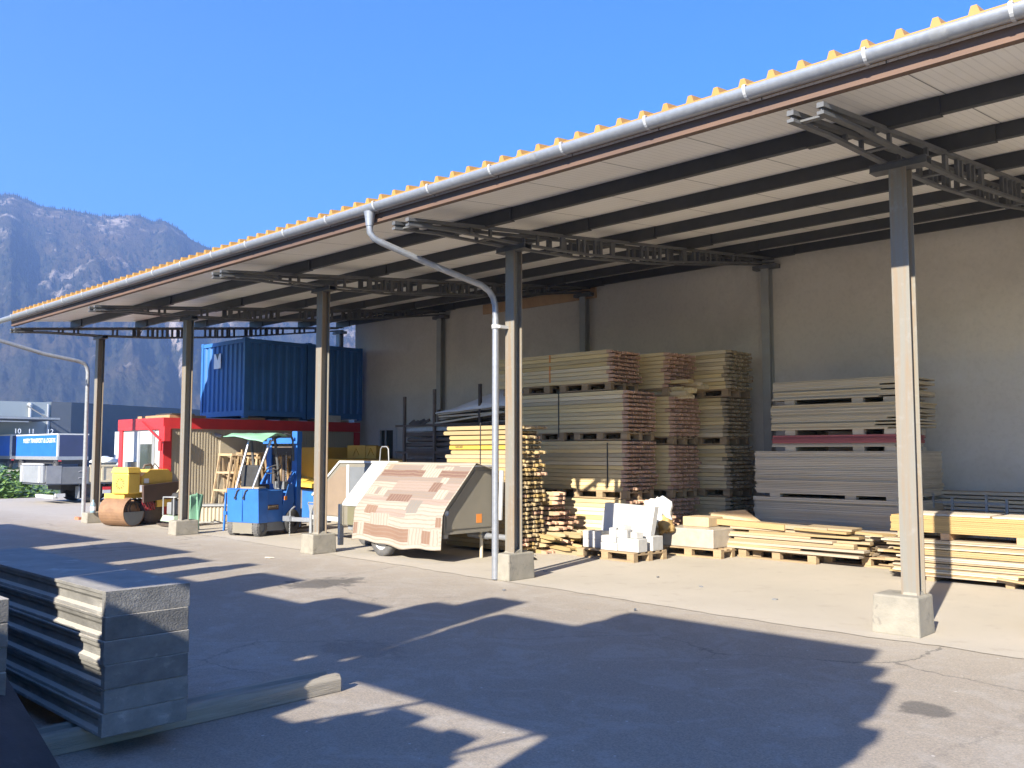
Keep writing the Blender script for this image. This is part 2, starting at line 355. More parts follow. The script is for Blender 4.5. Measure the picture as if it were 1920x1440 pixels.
    am = N(nt, 'ShaderNodeMath', operation='MULTIPLY_ADD'); L(nt, n2.outputs['Fac'], am.inputs[0]); am.inputs[1].default_value = .35; L(nt, sx.outputs['Z'], am.inputs[2])
    mr = N(nt, 'ShaderNodeMapRange'); L(nt, am.outputs[0], mr.inputs[0]); mr.inputs[1].default_value = 3.35; mr.inputs[2].default_value = 3.55; mr.inputs[3].default_value = 1; mr.inputs[4].default_value = 0
    ml = N(nt, 'ShaderNodeMath', operation='MULTIPLY'); L(nt, mr.outputs[0], ml.inputs[0]); ml.inputs[1].default_value = .75
    col = mixc(nt, ml.outputs[0], col, (.54,.52,.485))
    n5 = noise_n(nt, P, .9, 8, .62, .3)
    col = mixc(nt, ramp(nt, n5.outputs['Fac'], [(.46,0),(.72,.45)]).outputs[0], col, (.40,.36,.30))
    n6 = noise_n(nt, P, 14, 5, .7)
    col = mixc(nt, ramp(nt, n6.outputs['Fac'], [(.48,0),(.70,.22)]).outputs[0], col, (.34,.31,.26))
    col = mixc(nt, ramp(nt, n2.outputs['Fac'], [(.62,0),(.72,.55)]).outputs[0], col, (.64,.61,.55))
    L(nt, col, b.inputs['Base Color']); b.inputs['Roughness'].default_value = .92
    bp = N(nt, 'ShaderNodeBump'); bp.inputs['Strength'].default_value = .3; bp.inputs['Distance'].default_value = .01
    L(nt, n3.outputs['Fac'], bp.inputs['Height']); L(nt, bp.outputs[0], b.inputs['Normal'])
    MT['wall'] = m
    # ceiling: lining of sandwich panels with fine ribs and open seams every 1.05 m
    m, nt, b = newmat('panel lining'); tc = N(nt, 'ShaderNodeTexCoord'); P = tc.outputs['Object']
    sx = N(nt, 'ShaderNodeSeparateXYZ'); L(nt, P, sx.inputs[0])
    def stripes(period, width, off=0):
        a = N(nt, 'ShaderNodeMath', operation='MULTIPLY_ADD'); L(nt, sx.outputs['X'], a.inputs[0]); a.inputs[1].default_value = 1/period; a.inputs[2].default_value = off+100
        f = N(nt, 'ShaderNodeMath', operation='FRACT'); L(nt, a.outputs[0], f.inputs[0])
        l = N(nt, 'ShaderNodeMath', operation='LESS_THAN'); L(nt, f.outputs[0], l.inputs[0]); l.inputs[1].default_value = width/period
        return l.outputs[0]
    n1 = noise_n(nt, P, 1.4, 6, .65)
    col = mixc(nt, ramp(nt, n1.outputs['Fac'], [(.35,0),(.75,1)]).outputs[0], (.85,.82,.77), (.78,.75,.70))
    m1 = N(nt, 'ShaderNodeMath', operation='MULTIPLY'); L(nt, stripes(.075,.012), m1.inputs[0]); m1.inputs[1].default_value = .16
    col = mixc(nt, m1.outputs[0], col, (.2,.19,.18))
    m2 = N(nt, 'ShaderNodeMath', operation='MULTIPLY'); L(nt, stripes(1.05,.012,.37), m2.inputs[0]); m2.inputs[1].default_value = .85
    col = mixc(nt, m2.outputs[0], col, (.03,.03,.03))
    L(nt, col, b.inputs['Base Color']); b.inputs['Roughness'].default_value = .38
    MT['ceiling'] = m
    # front columns: galvanised, streaked with brown rust
    m, nt, b = newmat('column steel'); tc = N(nt, 'ShaderNodeTexCoord'); mp = N(nt, 'ShaderNodeMapping'); mp.inputs['Scale'].default_value = (14,14,.55)
    gi = N(nt, 'ShaderNodeNewGeometry'); L(nt, gi.outputs['Position'], mp.inputs['Vector'])
    n1 = noise_n(nt, mp.outputs[0], 1.0, 6, .6, .3); n2 = noise_n(nt, gi.outputs['Position'], 9, 6, .7)
    col = mixc(nt, ramp(nt, n1.outputs['Fac'], [(.44,0),(.58,.5),(.74,1)]).outputs[0], (.20,.19,.163), (.235,.155,.085))
    col = mixc(nt, ramp(nt, n2.outputs['Fac'], [(.55,0),(.75,.6)]).outputs[0], col, (.28,.27,.25))
    L(nt, col, b.inputs['Base Color']); b.inputs['Roughness'].default_value = .6; b.inputs['Metallic'].default_value = .1
    MT['column'] = m
    # mountain: forest with rock outcrops
    m, nt, b = newmat('mountain forest'); gi = N(nt, 'ShaderNodeNewGeometry')
    P = gi.outputs['Position']; mp = N(nt, 'ShaderNodeMapping'); mp.inputs['Scale'].default_value = (1,1,.75); L(nt, P, mp.inputs['Vector']); Q = mp.outputs[0]
    n1 = noise_n(nt, Q, .011, 8, .65, .6); n2 = noise_n(nt, Q, .05, 8, .75); n3 = noise_n(nt, Q, .006, 5, .6); n4 = noise_n(nt, Q, .22, 4, .8)
    forest = mixc(nt, ramp(nt, n2.outputs['Fac'], [(.32,0),(.68,1)]).outputs[0], (.014,.022,.018), (.075,.066,.042))
    forest = mixc(nt, ramp(nt, n3.outputs['Fac'], [(.42,0),(.66,.8)]).outputs[0], forest, (.15,.105,.055))
    forest = mixc(nt, ramp(nt, n4.outputs['Fac'], [(.35,.7),(.6,0)]).outputs[0], forest, (.012,.018,.012))
    at = N(nt, 'ShaderNodeAttribute', attribute_name='rock')
    ad = N(nt, 'ShaderNodeMath', operation='ADD'); L(nt, n1.outputs['Fac'], ad.inputs[0]); L(nt, at.outputs['Fac'], ad.inputs[1])
    m4 = N(nt, 'ShaderNodeMath', operation='MULTIPLY_ADD'); L(nt, n2.outputs['Fac'], m4.inputs[0]); m4.inputs[1].default_value = .45; L(nt, ad.outputs[0], m4.inputs[2])
    rock = ramp(nt, m4.outputs[0], [(.80,0),(.93,.9)])
    rcol = mixc(nt, ramp(nt, n4.outputs['Fac'], [(.3,0),(.7,1)]).outputs[0], (.30,.25,.22), (.46,.40,.35))
    col = mixc(nt, rock.outputs[0], forest, rcol)
    L(nt, col, b.inputs['Base Color']); b.inputs['Roughness'].default_value = 1; b.inputs['Specular IOR Level'].default_value = 0
    bp = N(nt, 'ShaderNodeBump'); bp.inputs['Strength'].default_value = 1; bp.inputs['Distance'].default_value = 5
    L(nt, n4.outputs['Fac'], bp.inputs['Height']); L(nt, bp.outputs[0], b.inputs['Normal'])
    MT['mountain'] = m
    m, nt, b = newmat('conifer'); b.inputs['Base Color'].default_value = (.016,.022,.014,1); b.inputs['Roughness'].default_value = 1; b.inputs['Specular IOR Level'].default_value = 0; MT['conifer'] = m
    # leaves
    for nm, a, c in (('leaf', (.17,.27,.07), (.09,.16,.035)), ('leaf_dark', (.045,.075,.02), (.025,.045,.012)), ('grass', (.075,.12,.03), (.12,.13,.05))):
        m, nt, b = newmat(nm); gi = N(nt, 'ShaderNodeNewGeometry')
        n1 = noise_n(nt, gi.outputs['Position'], 3 if nm != 'grass' else .4, 4, .7)
        col = mixc(nt, ramp(nt, n1.outputs['Fac'], [(.3,0),(.7,1)]).outputs[0], a, c)
        L(nt, col, b.inputs['Base Color']); b.inputs['Roughness'].default_value = .55
        MT[nm] = m
    # carpet: attribute colours with woven stripes
    m, nt, b = newmat('carpet'); at = N(nt, 'ShaderNodeAttribute', attribute_name='patch')
    uvn = N(nt, 'ShaderNodeUVMap'); at2 = N(nt, 'ShaderNodeAttribute', attribute_name='stripe')
    sx = N(nt, 'ShaderNodeSeparateXYZ'); L(nt, uvn.outputs[0], sx.inputs[0])
    nz = noise_n(nt, uvn.outputs[0], 3, 5, .7)
    def wv(sock):
        a = N(nt, 'ShaderNodeMath', operation='MULTIPLY_ADD'); L(nt, nz.outputs['Fac'], a.inputs[0]); a.inputs[1].default_value = .07; L(nt, sock, a.inputs[2])
        s_ = N(nt, 'ShaderNodeMath', operation='MULTIPLY'); L(nt, a.outputs[0], s_.inputs[0]); s_.inputs[1].default_value = 190
        q = N(nt, 'ShaderNodeMath', operation='SINE'); L(nt, s_.outputs[0], q.inputs[0]); return q.outputs[0]
    mx = N(nt, 'ShaderNodeMix', data_type='FLOAT'); L(nt, at2.outputs['Fac'], mx.inputs[0]); L(nt, wv(sx.outputs['Y']), mx.inputs[2]); L(nt, wv(sx.outputs['X']), mx.inputs[3])
    rr = ramp(nt, mx.outputs[0], [(.4,0),(.8,.6)])
    col = mixc(nt, rr.outputs[0], at.outputs['Color'], (.22,.16,.12))
    L(nt, col, b.inputs['Base Color']); b.inputs['Roughness'].default_value = .95
    MT['carpet'] = m
ground_mats()

# ------------------------------------------------------------------ ground and setting
XC = [0.0, -5.215, -9.747, -14.652, -19.211]     # the shed's visible front columns
WALL = 7.16
g = MB(); g.add([(-3000,-3000,0),(3000,-3000,0),(3000,3000,0),(-3000,3000,0)], [(0,1,2,3)])
tag(obj('ground', g, MT['grass'], fixn=False), kind='structure')
g = MB(); nx = 40
edge = [(-33.4,-40),(-33.0,-6),(-33.2,3.2),(-36,9),(-37,30)]
g.add([(60,-40,.004),(60,30,.004)] + [(x,y,.004) for x,y in reversed(edge)], [(0,1,2,3,4,5,6)])
tag(obj('asphalt_yard', g, MT['asphalt']), kind='structure')
g = MB(); g.add([(-140,9.5,.003),(-37,9.5,.003),(-37,60,.003),(-140,60,.003)], [(0,1,2,3)])
tag(obj('road', g, MT['asphalt']), kind='structure')
g = MB(); top = []; x = 9.0
pts = []
while x > -20.6:
    base = -.38 + .9*max(0, min(1, (-x-1)/17))
    pts.append((x, base + .10*noise.noise(Vector((x*1.3,0,3))) + .05*noise.noise(Vector((x*6,2,3)))))
    x -= .12
vs_ = [(x,y,.010) for x,y in pts] + [(x,WALL+.1,.010) for x,_ in pts]; n = len(pts)
g.add(vs_, [(i,i+n,i+1+n,i+1) for i in range(n-1)])
tag(obj('concrete_floor', g, MT['slab_floor'], fixn=False), kind='structure')

def make_mountain():
    prof = [(40,.150),(48,.165),(52,.176),(56,.188),(60,.203),(62.2,.2126),(62.84,.2164),(63.76,.2232),(64.5,.2323),(65.3,.2413),(65.87,.2395),(66.7,.2440),(67.3,.2440),(68.06,.2415),(69.05,.2402),(69.9,.2413),(71,.2428),(71.9,.2440),(72.6,.2488),(73.3,.2526),(73.9,.2500),(76,.256),(80,.262),(88,.25),(98,.22),(110,.2)]
    def hgt(a):
        for (a0,h0),(a1,h1) in zip(prof, prof[1:]):
            if a0 <= a <= a1: return h0+(h1-h0)*(a-a0)/(a1-a0)
        return prof[-1][1]
    cx, cy = 3.3, -8.8
    nu, nv = 620, 150; vs=[]; rock=[]
    for j in range(nv+1):
        t = j/nv
        for i in range(nu+1):
            a = 42 + 62*i/nu
            # horizontal distance foot -> ridge -> behind
            if t < .85: q = t/.85; D = 950 + 850*q
            else: q = 1 - (t-.85)/.15*.5; D = 1800 + 500*(t-.85)/.15
            ar = R(a); p = Vector((a*26, D*.5, 0))
            H = hgt(a)*1800
            steep = (q**1.25)*.72 + .28*q
            cr = noise.fractal(Vector((a*.55, t*3, 1)), 1, 2, 6)
            z = H*steep
            env = math.sin(math.pi*min(1,q))
            gul = noise.fractal(Vector((a*.45, t*2.2, 7)), .9, 2.1, 7)
            z += env*(cr*26 + gul*34)
            fine = noise.noise(Vector((a*1.5, t*55, 4)))*7 + noise.noise(Vector((a*4, t*130, 9)))*5
            z += fine*(.35 + env*.65) if q > .02 else 0
            # ravine with a bright cliff on its right side
            ra = 66.0 - 2.6*max(0, .62-t)/.62 if t < .62 else 66.0
            d = a - ra
            if .08 < t < .66: z -= 30*math.exp(-(d/.35)**2)
            rk = -.05 + .06*cr
            if .08 < t < .6 and -1.0 < d < -.1: rk += .20*math.exp(-((d+.45)/.28)**2)
            if q > .42: rk += .06
            if q > .93 and 62 < a < 69: rk += .05
            if q < .25: rk -= .12
            if j == 0: z = -2
            Dd = D + env*gul*30
            vs.append((cx - math.sin(ar)*Dd, cy + math.cos(ar)*Dd, z)); rock.append(rk)
    mb = MB(); mb.add(vs, [(j*(nu+1)+i, (j+1)*(nu+1)+i, (j+1)*(nu+1)+i+1, j*(nu+1)+i+1) for j in range(nv) for i in range(nu)], True)
    o = obj('mountain', mb, MT['mountain'], fixn=False)
    at = o.data.attributes.new('rock', 'FLOAT', 'POINT'); at.data.foreach_set('value', rock)
    tag(o, kind='structure')
    # a ragged line of trees on the skyline and scattered over the face: one far wood
    tb = MB()
    for k in range(9000):
        i = random.randint(0, nu); j = random.randint(int(nv*.30), int(nv*.86)) if k % 3 else int(nv*.85) - random.randint(0,2)
        p = vs[j*(nu+1)+i]
        if rock[j*(nu+1)+i] > .05 and random.random() < .7: continue
        h = random.uniform(4,8) * (.8 if k%3==0 else 1); r_ = h*random.uniform(.25,.42); n_ = 5
        tb.add([(p[0]+r_*math.cos(2*math.pi*q/n_), p[1]+r_*math.sin(2*math.pi*q/n_), p[2]-1.5) for q in range(n_)] + [(p[0],p[1],p[2]+h)], [(q,(q+1)%n_,n_) for q in range(n_)])
    tag(obj('mountain_forest', tb, MT['conifer'], fixn=False), 'dark trees of the far wood scattered over the rocky mountain face', 'forest', kind='stuff')
make_mountain()

# ------------------------------------------------------------------ the open shed
shed = thing('open_shed', 'long open storage shed with steel columns, a tile coloured sheet roof and a grey gutter', 'shed', (0,0,0))
SL = .1
def zc(y): return 4.86 + SL*y       # underside of the roof panels
def zt(y): return 4.70 + SL*y       # top of the trusses
XR, XL = 8.2, -19.30
m = MB(); y0, y1 = -1.90, 7.5
m.hexa([(XL,y0,zc(y0)),(XR,y0,zc(y0)),(XR,y1,zc(y1)),(XL,y1,zc(y1)),(XL,y0,zc(y0)+.02),(XR,y0,zc(y0)+.02),(XR,y1,zc(y1)+.02),(XL,y1,zc(y1)+.02)])
obj('ceiling_lining', m, MT['ceiling'], shed)
m = MB(); prof = []; x = XL; P_ = .265
while x < XR - P_:
    for dx, h in ((0,0),(.165,0),(.185,.062),(.225,.062),(.245,0)): prof.append((x+dx, h))
    x += P_
prof.append((XR,0))
y0r, y1r = -1.93, 7.55; n = len(prof); zb = .162
vs_ = [(x,y0r,zc(y0r)+zb+h) for x,h in prof] + [(x,y1r,zc(y1r)+zb+h) for x,h in prof] + [(x,y0r,zc(y0r)+.022) for x,h in prof] + [(x,y1r,zc(y1r)+.022) for x,h in prof]
fs_ = []
for i in range(n-1): fs_ += [(i,i+1,i+1+n,i+n),(i,i+2*n,i+1+2*n,i+1),(i+2*n,i+3*n,i+1+3*n,i+1+2*n),(i+n,i+1+n,i+1+3*n,i+3*n)]
fs_ += [(0,n,3*n,2*n),(n-1,3*n-1,4*n-1,2*n-1)]
m.add(vs_, fs_); obj('roof_sheet', m, MT['roof'], shed)
m = MB(); m.box(XL,XR,-1.895,-1.865,4.575,4.668); m.box(XL,XR,-1.895,-1.82,4.562,4.575)
obj('fascia', m, MT['fascia'], shed)
# gutter
GY, GZ, GR = -1.985, 4.742, .076
m = MB(); na = 12; prof = []
for k in range(na+1):
    a = math.pi + math.pi*k/na; prof.append((GY + GR*math.cos(a), GZ + GR*math.sin(a)))
prof = [(GY-GR+.016, GZ+.012),(GY-GR, GZ+.012)] + prof + [(GY+GR, GZ+.02)]
inn = [(y + (GY-y)*.05, z + .004) for y,z in prof]
XGL, XGR = XL-.5, XR
vs_ = []; n = len(prof)
for X_ in (XGL, XGR): vs_ += [(X_,y,z) for y,z in prof] + [(X_,y,z) for y,z in inn]
fs_ = []
for i in range(n-1): fs_ += [(i,i+1,i+1+2*n,i+2*n),(i+n,i+3*n,i+1+3*n,i+1+n)]
m.add(vs_, fs_, True); gut = obj('gutter', m, MT['galv'], shed)
bx = [1.58-1.02*k for k in range(-2, 22)]
for X_ in bx:
    b_ = MB(); pr = [(GY + (GR+.006)*math.cos(math.pi+math.pi*k/10), GZ + (GR+.006)*math.sin(math.pi+math.pi*k/10)) for k in range(11)]
    pr = [(GY-GR-.004, GZ+.03)] + pr + [(GY+GR+.004, GZ+.03)]
    vs_ = [(X_-.014,y,z) for y,z in pr] + [(X_+.014,y,z) for y,z in pr]; n = len(pr)
    b_.add(vs_, [(i,i+1,i+1+n,i+n) for i in range(n-1)]); b_.box(X_-.014,X_+.014,GY-GR,-1.932,GZ+.03,GZ+.034)
    obj('gutter_bracket', b_, MT['strap'], gut)
for X_ in (-17.3,-13.2,-9.1,-2.9,1.1):
    b_ = MB(); pr = [(GY + (GR+.004)*math.cos(math.pi+math.pi*k/10), GZ + (GR+.004)*math.sin(math.pi+math.pi*k/10)) for k in range(11)]
    vs_ = [(X_-.06,y,z) for y,z in pr] + [(X_+.06,y,z) for y,z in pr]; n = len(pr)
    b_.add(vs_, [(i,i+1,i+1+n,i+n) for i in range(n-1)], True); obj('gutter_joint', b_, MT['galv_dull'], gut)
# columns
def hcol(mb, X, Y, z0, z1, b=.165, h=.16, tf=.012, tw=.009):
    mb.box(X-b/2,X+b/2,Y,Y+tf,z0,z1); mb.box(X-b/2,X+b/2,Y+h-tf,Y+h,z0,z1); mb.box(X-tw/2,X+tw/2,Y+tf,Y+h-tf,z0,z1)
foot = {0:(.30,.24,.37),-5.215:(.115,.36,.36),-9.747:(.22,.33,.33),-14.652:(.20,.36,.30),-19.211:(.22,.30,.25)}
for X in XC + [5.2]:
    m = MB(); hcol(m, X, 0, .0, 4.43); c = obj('column', m, MT['column'], shed)
    fw, fd, fh = foot.get(X, (.28,.26,.36))
    m = MB(); m.hexa([(X-fw-.02,-.15,0),(X+.13,-.15,0),(X+.13,fd,0),(X-fw-.02,fd,0),(X-fw,-.14,fh),(X+.12,-.14,fh),(X+.12,fd-.01,fh),(X-fw,fd-.01,fh)])
    f_ = obj('footing', m, MT['concrete'], c, bev=.018)
    m = MB(); 
    for k in range(14):
        a = random.uniform(0,6.28); m.hexa([(X+sx*random.uniform(.05,.11),.08+sy*random.uniform(.09,.13),fh-.01) for sx,sy in ((-1,-1),(1,-1),(1,1),(-1,1))]+[(X+sx*.06,.08+sy*.07,fh+random.uniform(.01,.05)) for sx,sy in ((-1,-1),(1,-1),(1,1),(-1,1))]); break
    obj('mortar_bed', m, MT['concrete'], c)
    m = MB(); m.box(X-.27,X+.27,-.005,.165,4.431,4.437); m.box(X-.27,X+.27,.01,.02,4.437,4.50); m.box(X-.27,X+.27,.14,.15,4.437,4.50); m.box(X-.27,X+.27,-.005,.165,4.50,4.508)
    obj('bearing_channel', m, MT['steel_dark'], c)
for X in XC + [5.2]:
    m = MB(); hcol(m, X, WALL-.165, 0, 5.20); c = obj('wall_column', m, MT['wall_steel'], shed)
    m = MB(); m.box(X-.25,X+.25,WALL-.175,WALL-.003,5.201,5.28); obj('bearing_channel', m, MT['steel_dark'], c)
# trusses: two plane frames side by side, battens between the chords
def zbot(y):
    P = [(-1.9,.10),(-1.2,.115),(0,.205),(1.5,.27),(3.6,.27),(5.4,.19),(7.1,.11)]
    for (a,h),(b,k) in zip(P,P[1:]):
        if a <= y <= b: return zt(y) - (h+(k-h)*(y-a)/(b-a))
    return zt(y)-.1
REST = MB()
BT = [(-.85,.04),(-.50,.04),(.42,.04),(.95,.09),(1.3,.05),(1.43,.05),(1.68,.05),(1.82,.05),(2.1,.09),(2.85,.05),(3.0,.05),(3.2,.05),(3.35,.05),(3.55,.05),(4.05,.10),(4.35,.05),(4.5,.05),(4.7,.05),(4.85,.05),(5.05,.05),(5.6,.05),(5.75,.05),(6.3,.05)]
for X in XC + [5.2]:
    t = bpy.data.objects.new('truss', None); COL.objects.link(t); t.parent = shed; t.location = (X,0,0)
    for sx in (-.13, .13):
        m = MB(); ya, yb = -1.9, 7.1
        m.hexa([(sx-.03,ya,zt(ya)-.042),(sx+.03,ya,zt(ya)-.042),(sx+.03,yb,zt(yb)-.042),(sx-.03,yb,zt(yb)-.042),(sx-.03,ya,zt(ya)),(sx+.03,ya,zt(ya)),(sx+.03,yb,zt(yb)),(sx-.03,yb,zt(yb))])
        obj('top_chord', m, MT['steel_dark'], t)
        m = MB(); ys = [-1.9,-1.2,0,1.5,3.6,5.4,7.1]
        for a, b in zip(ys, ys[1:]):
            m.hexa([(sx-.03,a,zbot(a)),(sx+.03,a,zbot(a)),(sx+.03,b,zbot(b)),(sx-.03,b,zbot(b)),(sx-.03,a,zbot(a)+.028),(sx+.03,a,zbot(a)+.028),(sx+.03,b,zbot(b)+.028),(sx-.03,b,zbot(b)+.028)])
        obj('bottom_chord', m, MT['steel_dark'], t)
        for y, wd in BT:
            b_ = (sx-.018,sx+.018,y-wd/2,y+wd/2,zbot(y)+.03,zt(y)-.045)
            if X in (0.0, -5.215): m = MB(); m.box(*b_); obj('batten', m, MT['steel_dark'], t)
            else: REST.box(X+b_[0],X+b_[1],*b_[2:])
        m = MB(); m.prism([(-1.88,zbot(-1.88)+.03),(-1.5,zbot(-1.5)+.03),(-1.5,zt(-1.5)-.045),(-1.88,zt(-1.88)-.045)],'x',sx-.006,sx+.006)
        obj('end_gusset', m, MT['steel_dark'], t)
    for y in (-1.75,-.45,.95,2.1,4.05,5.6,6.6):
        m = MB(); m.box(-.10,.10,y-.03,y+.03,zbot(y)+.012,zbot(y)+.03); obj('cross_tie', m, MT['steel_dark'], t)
tag(obj('batten', REST, MT['steel_dark'], shed), kind='stuff')
m = MB(); m.tube([(-19.21,1.15,4.88),(-19.1,.95,4.52)],.012,6); obj('hanging_rod', m, MT['galv_dull'], shed)
# purlins with lap sleeves over the trusses
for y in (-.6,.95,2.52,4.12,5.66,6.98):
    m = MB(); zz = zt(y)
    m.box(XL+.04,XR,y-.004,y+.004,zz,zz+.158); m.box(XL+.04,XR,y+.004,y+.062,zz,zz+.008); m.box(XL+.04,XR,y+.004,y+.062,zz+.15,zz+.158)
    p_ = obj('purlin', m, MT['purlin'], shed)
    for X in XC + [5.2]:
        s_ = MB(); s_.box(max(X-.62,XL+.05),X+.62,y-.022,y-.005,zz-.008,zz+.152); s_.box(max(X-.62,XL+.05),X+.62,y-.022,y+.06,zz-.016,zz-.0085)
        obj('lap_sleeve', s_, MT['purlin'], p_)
# back wall with a small window
WX0, WX1, WZ0, WZ1 = -17.35, -16.55, .95, 2.36
m = MB(); wt = .2; ZW = 5.574
for a,b,c,d in ((-18.55,WX0,0,ZW),(WX1,XR,0,ZW),(WX0,WX1,0,WZ0),(WX0,WX1,WZ1,ZW)):
    m.box(a,b,WALL,WALL+wt,c,d)
obj('back_wall', m, MT['wall'], shed)
m = MB(); m.box(XR-.2,XR,2.5,WALL-.01,0,5.3); obj('end_wall', m, MT['wall'], shed)
m = MB(); fw=.06
m.box(WX0,WX1,WALL-.02,WALL+.08,WZ1-fw,WZ1); m.box(WX0,WX1,WALL-.02,WALL+.08,WZ0,WZ0+fw); m.box(WX0,WX0+fw,WALL-.02,WALL+.08,WZ0+fw,WZ1-fw); m.box(WX1-.16,WX1,WALL-.02,WALL+.08,WZ0+fw,WZ1-fw); m.box(WX0+.26,WX0+.30,WALL-.01,WALL+.08,WZ0+fw,WZ1-fw)
wf = obj('window_frame', m, MT['white_paint'], shed)
m = MB(); m.box(WX0+fw,WX1-.16,WALL+.03,WALL+.05,WZ0+fw,WZ1-fw); obj('window_pane', m, MT['glass_dark'], wf)
# timber lintel boards under the roof at the back of two bays
for a, b in ((-13.1,-9.45),):
    m = MB(); m.box(a,b,WALL-.05,WALL-.003,5.16,5.40); obj('timber_lintel', m, MT['wood_orange'], shed)
def downpipe(X, n0, dx):
    d = thing_part('downpipe')
    path = [(X-.50+dx,GY,4.66),(X-.50+dx,GY,4.50)]
    # bend then slanting run to the column, bend, drop
    pts = [(X-.5+dx,GY,4.50),(X-.5+dx,GY+.01,4.42),(X-.48+dx,GY+.06,4.35),(X-.43+dx,GY+.16,4.30)]
    end = [(X-.125+dx*.4,-.42,3.92),(X-.12+dx*.4,-.28,3.86),(X-.12+dx*.4,-.2,3.78),(X-.12+dx*.4,-.16,3.68),(X-.12+dx*.4,-.15,3.5)]
    m = MB(); m.tube([(X-.5+dx,GY,4.68),(X-.5+dx,GY,4.60),(X-.5+dx,GY,4.50)],[.075,.06,.048],14)
    obj('outlet_funnel', m, MT['galv'], d)
    m = MB(); m.tube(pts + [(X-.3+dx*.7,-1.2,4.12)] + end, .042, 14); obj('slanted_pipe', m, MT['galv'], d)
    m = MB(); m.tube([end[-1], (end[-1][0],-.15,.02)], .046, 14); obj('upright_pipe', m, MT['galv'], d)
    m = MB(); m.lathe([(.047,-.03),(.054,-.03),(.054,.03),(.047,.03)],'z',(end[-1][0],-.15,3.38),16); m.box(end[-1][0]+.04,end[-1][0]+.1,-.16,-.0,3.36,3.4); obj('pipe_clip', m, MT['strap'], d)
    return d
def thing_part(name):
    o = bpy.data.objects.new(name, None); COL.objects.link(o); o.parent = shed; return o
downpipe(-5.215, 0, 0.0)
d2 = thing_part('downpipe')
ex = -20.45
m = MB(); m.tube([(ex-.15,GY,4.66),(ex-.15,GY,4.52)],[.06,.046],12)
obj('outlet_funnel', m, MT['galv'], d2)
m = MB(); m.tube([(ex-.15,GY,4.54),(ex-.15,GY+.02,4.45),(ex-.14,GY+.12,4.39),(ex-.05,-.75,4.10),(ex,.02,3.98),(ex,.18,3.93),(ex,.25,3.84),(ex,.28,3.70),(ex,.28,.02)], .05, 12); obj('upright_pipe', m, MT['galv_dull'], d2)

# ------------------------------------------------------------------ site cabin and containers
def make_cabin():
    X1, X0, Y0, Y1, Z1 = -17.85, -20.42, 1.10, 6.85, 2.52
    t = thing('site_cabin', 'red framed white site cabin with beige ribbed side carrying blue containers', 'cabin', (X1, Y0, 0))
    T = Matrix.Translation((-X1, -Y0, 0))
    def ob(n, m, mat, p=t, **k): return obj(n, m, mat, p, **k)
    m = MB(); m.T = T
    m.box(X0+.03,X1-.03,Y0+.06,Y1-.03,.16,Z1-.04); ob('side_wall', m, MT['beige'])
    # ribbed cladding on the long side
    m = MB(); m.T = T; y = Y0+.22
    while y < Y1-.2:
        m.box(X1-.03,X1-.02,y,y+.035,.18,2.22); y += .075
    ob('ribbed_cladding', m, MT['beige'])
    m = MB(); m.T = T
    for a,b in ((Y0,Y0+.2),(Y1-.2,Y1)):
        for c,d in ((X1-.2,X1+.005),(X0,X0+.2)):
            m = MB(); m.T = T; m.box(c,d,a,b,.10,Z1-.27); ob('corner_post', m, MT['red_paint'])
    m = MB(); m.T = T; m.box(X0-.02,X1+.015,Y0-.02,Y0+.18,Z1-.28,Z1); m.box(X1-.2,X1+.015,Y0+.18,Y1,Z1-.26,Z1); m.box(X0-.02,X0+.2,Y0+.18,Y1,Z1-.26,Z1)
    ob('roof_frame', m, MT['red_paint'])
    m = MB(); m.T = T; m.box(X0,X1,Y0+.02,Y0+.2,.04,.16); m.box(X1-.2,X1,Y0+.2,Y1,.04,.16); ob('floor_frame', m, MT['red_paint'])
    m = MB(); m.T = T; m.box(X0+.2,X1-.2,Y0+.04,Y0+.06,.16,Z1-.28); ob('front_wall', m, MT['white_paint'])
    m = MB(); m.T = T; m.box(-19.28,-18.38,Y0+.015,Y0+.042,.2,Z1-.3); d = ob('door', m, MT['alu'])
    m = MB(); m.T = T; m.box(-19.14,-18.52,Y0+.005,Y0+.014,.95,1.88); ob('glass', m, MT['glass_dark'], d)
    m = MB(); m.T = T; m.box(-19.14,-18.50,Y0+.0,Y0+.014,1.89,2.2); ob('shutter_box', m, MT['white_paint'], d)
    m = MB(); m.T = T; m.box(-19.72,-19.38,Y0-.12,Y0+.04,.85,1.45); ob('meter_box', m, MT['grey_box'])
    m = MB(); m.T = T; m.box(X1-.01,X1+.03,2.55,3.25,.2,2.05); m.box(X1-.01,X1+.05,3.2,3.26,.2,2.05); ob('ribbed_shutter', m, MT['beige'])
    m = MB(); m.T = T; m.tube([(X1,2.45,2.12),(X1+.14,2.45,2.1),(X1+.2,2.5,2.08)],.05,8); ob('flood_lamp', m, MT['galv_dull'])
    m = MB(); m.T = T; m.bar((-19.0,Y0-.05,2.45),(-17.78,Y0-.12,1.98),.035); m.box(-17.9,-17.6,Y0-.1,Y0+.05,1.95,2.3); m.box(-17.84,-17.70,Y0-.14,Y0-.1,1.72,1.95)
    ob('door_stay', m, MT['red_paint'])
    return t
make_cabin()
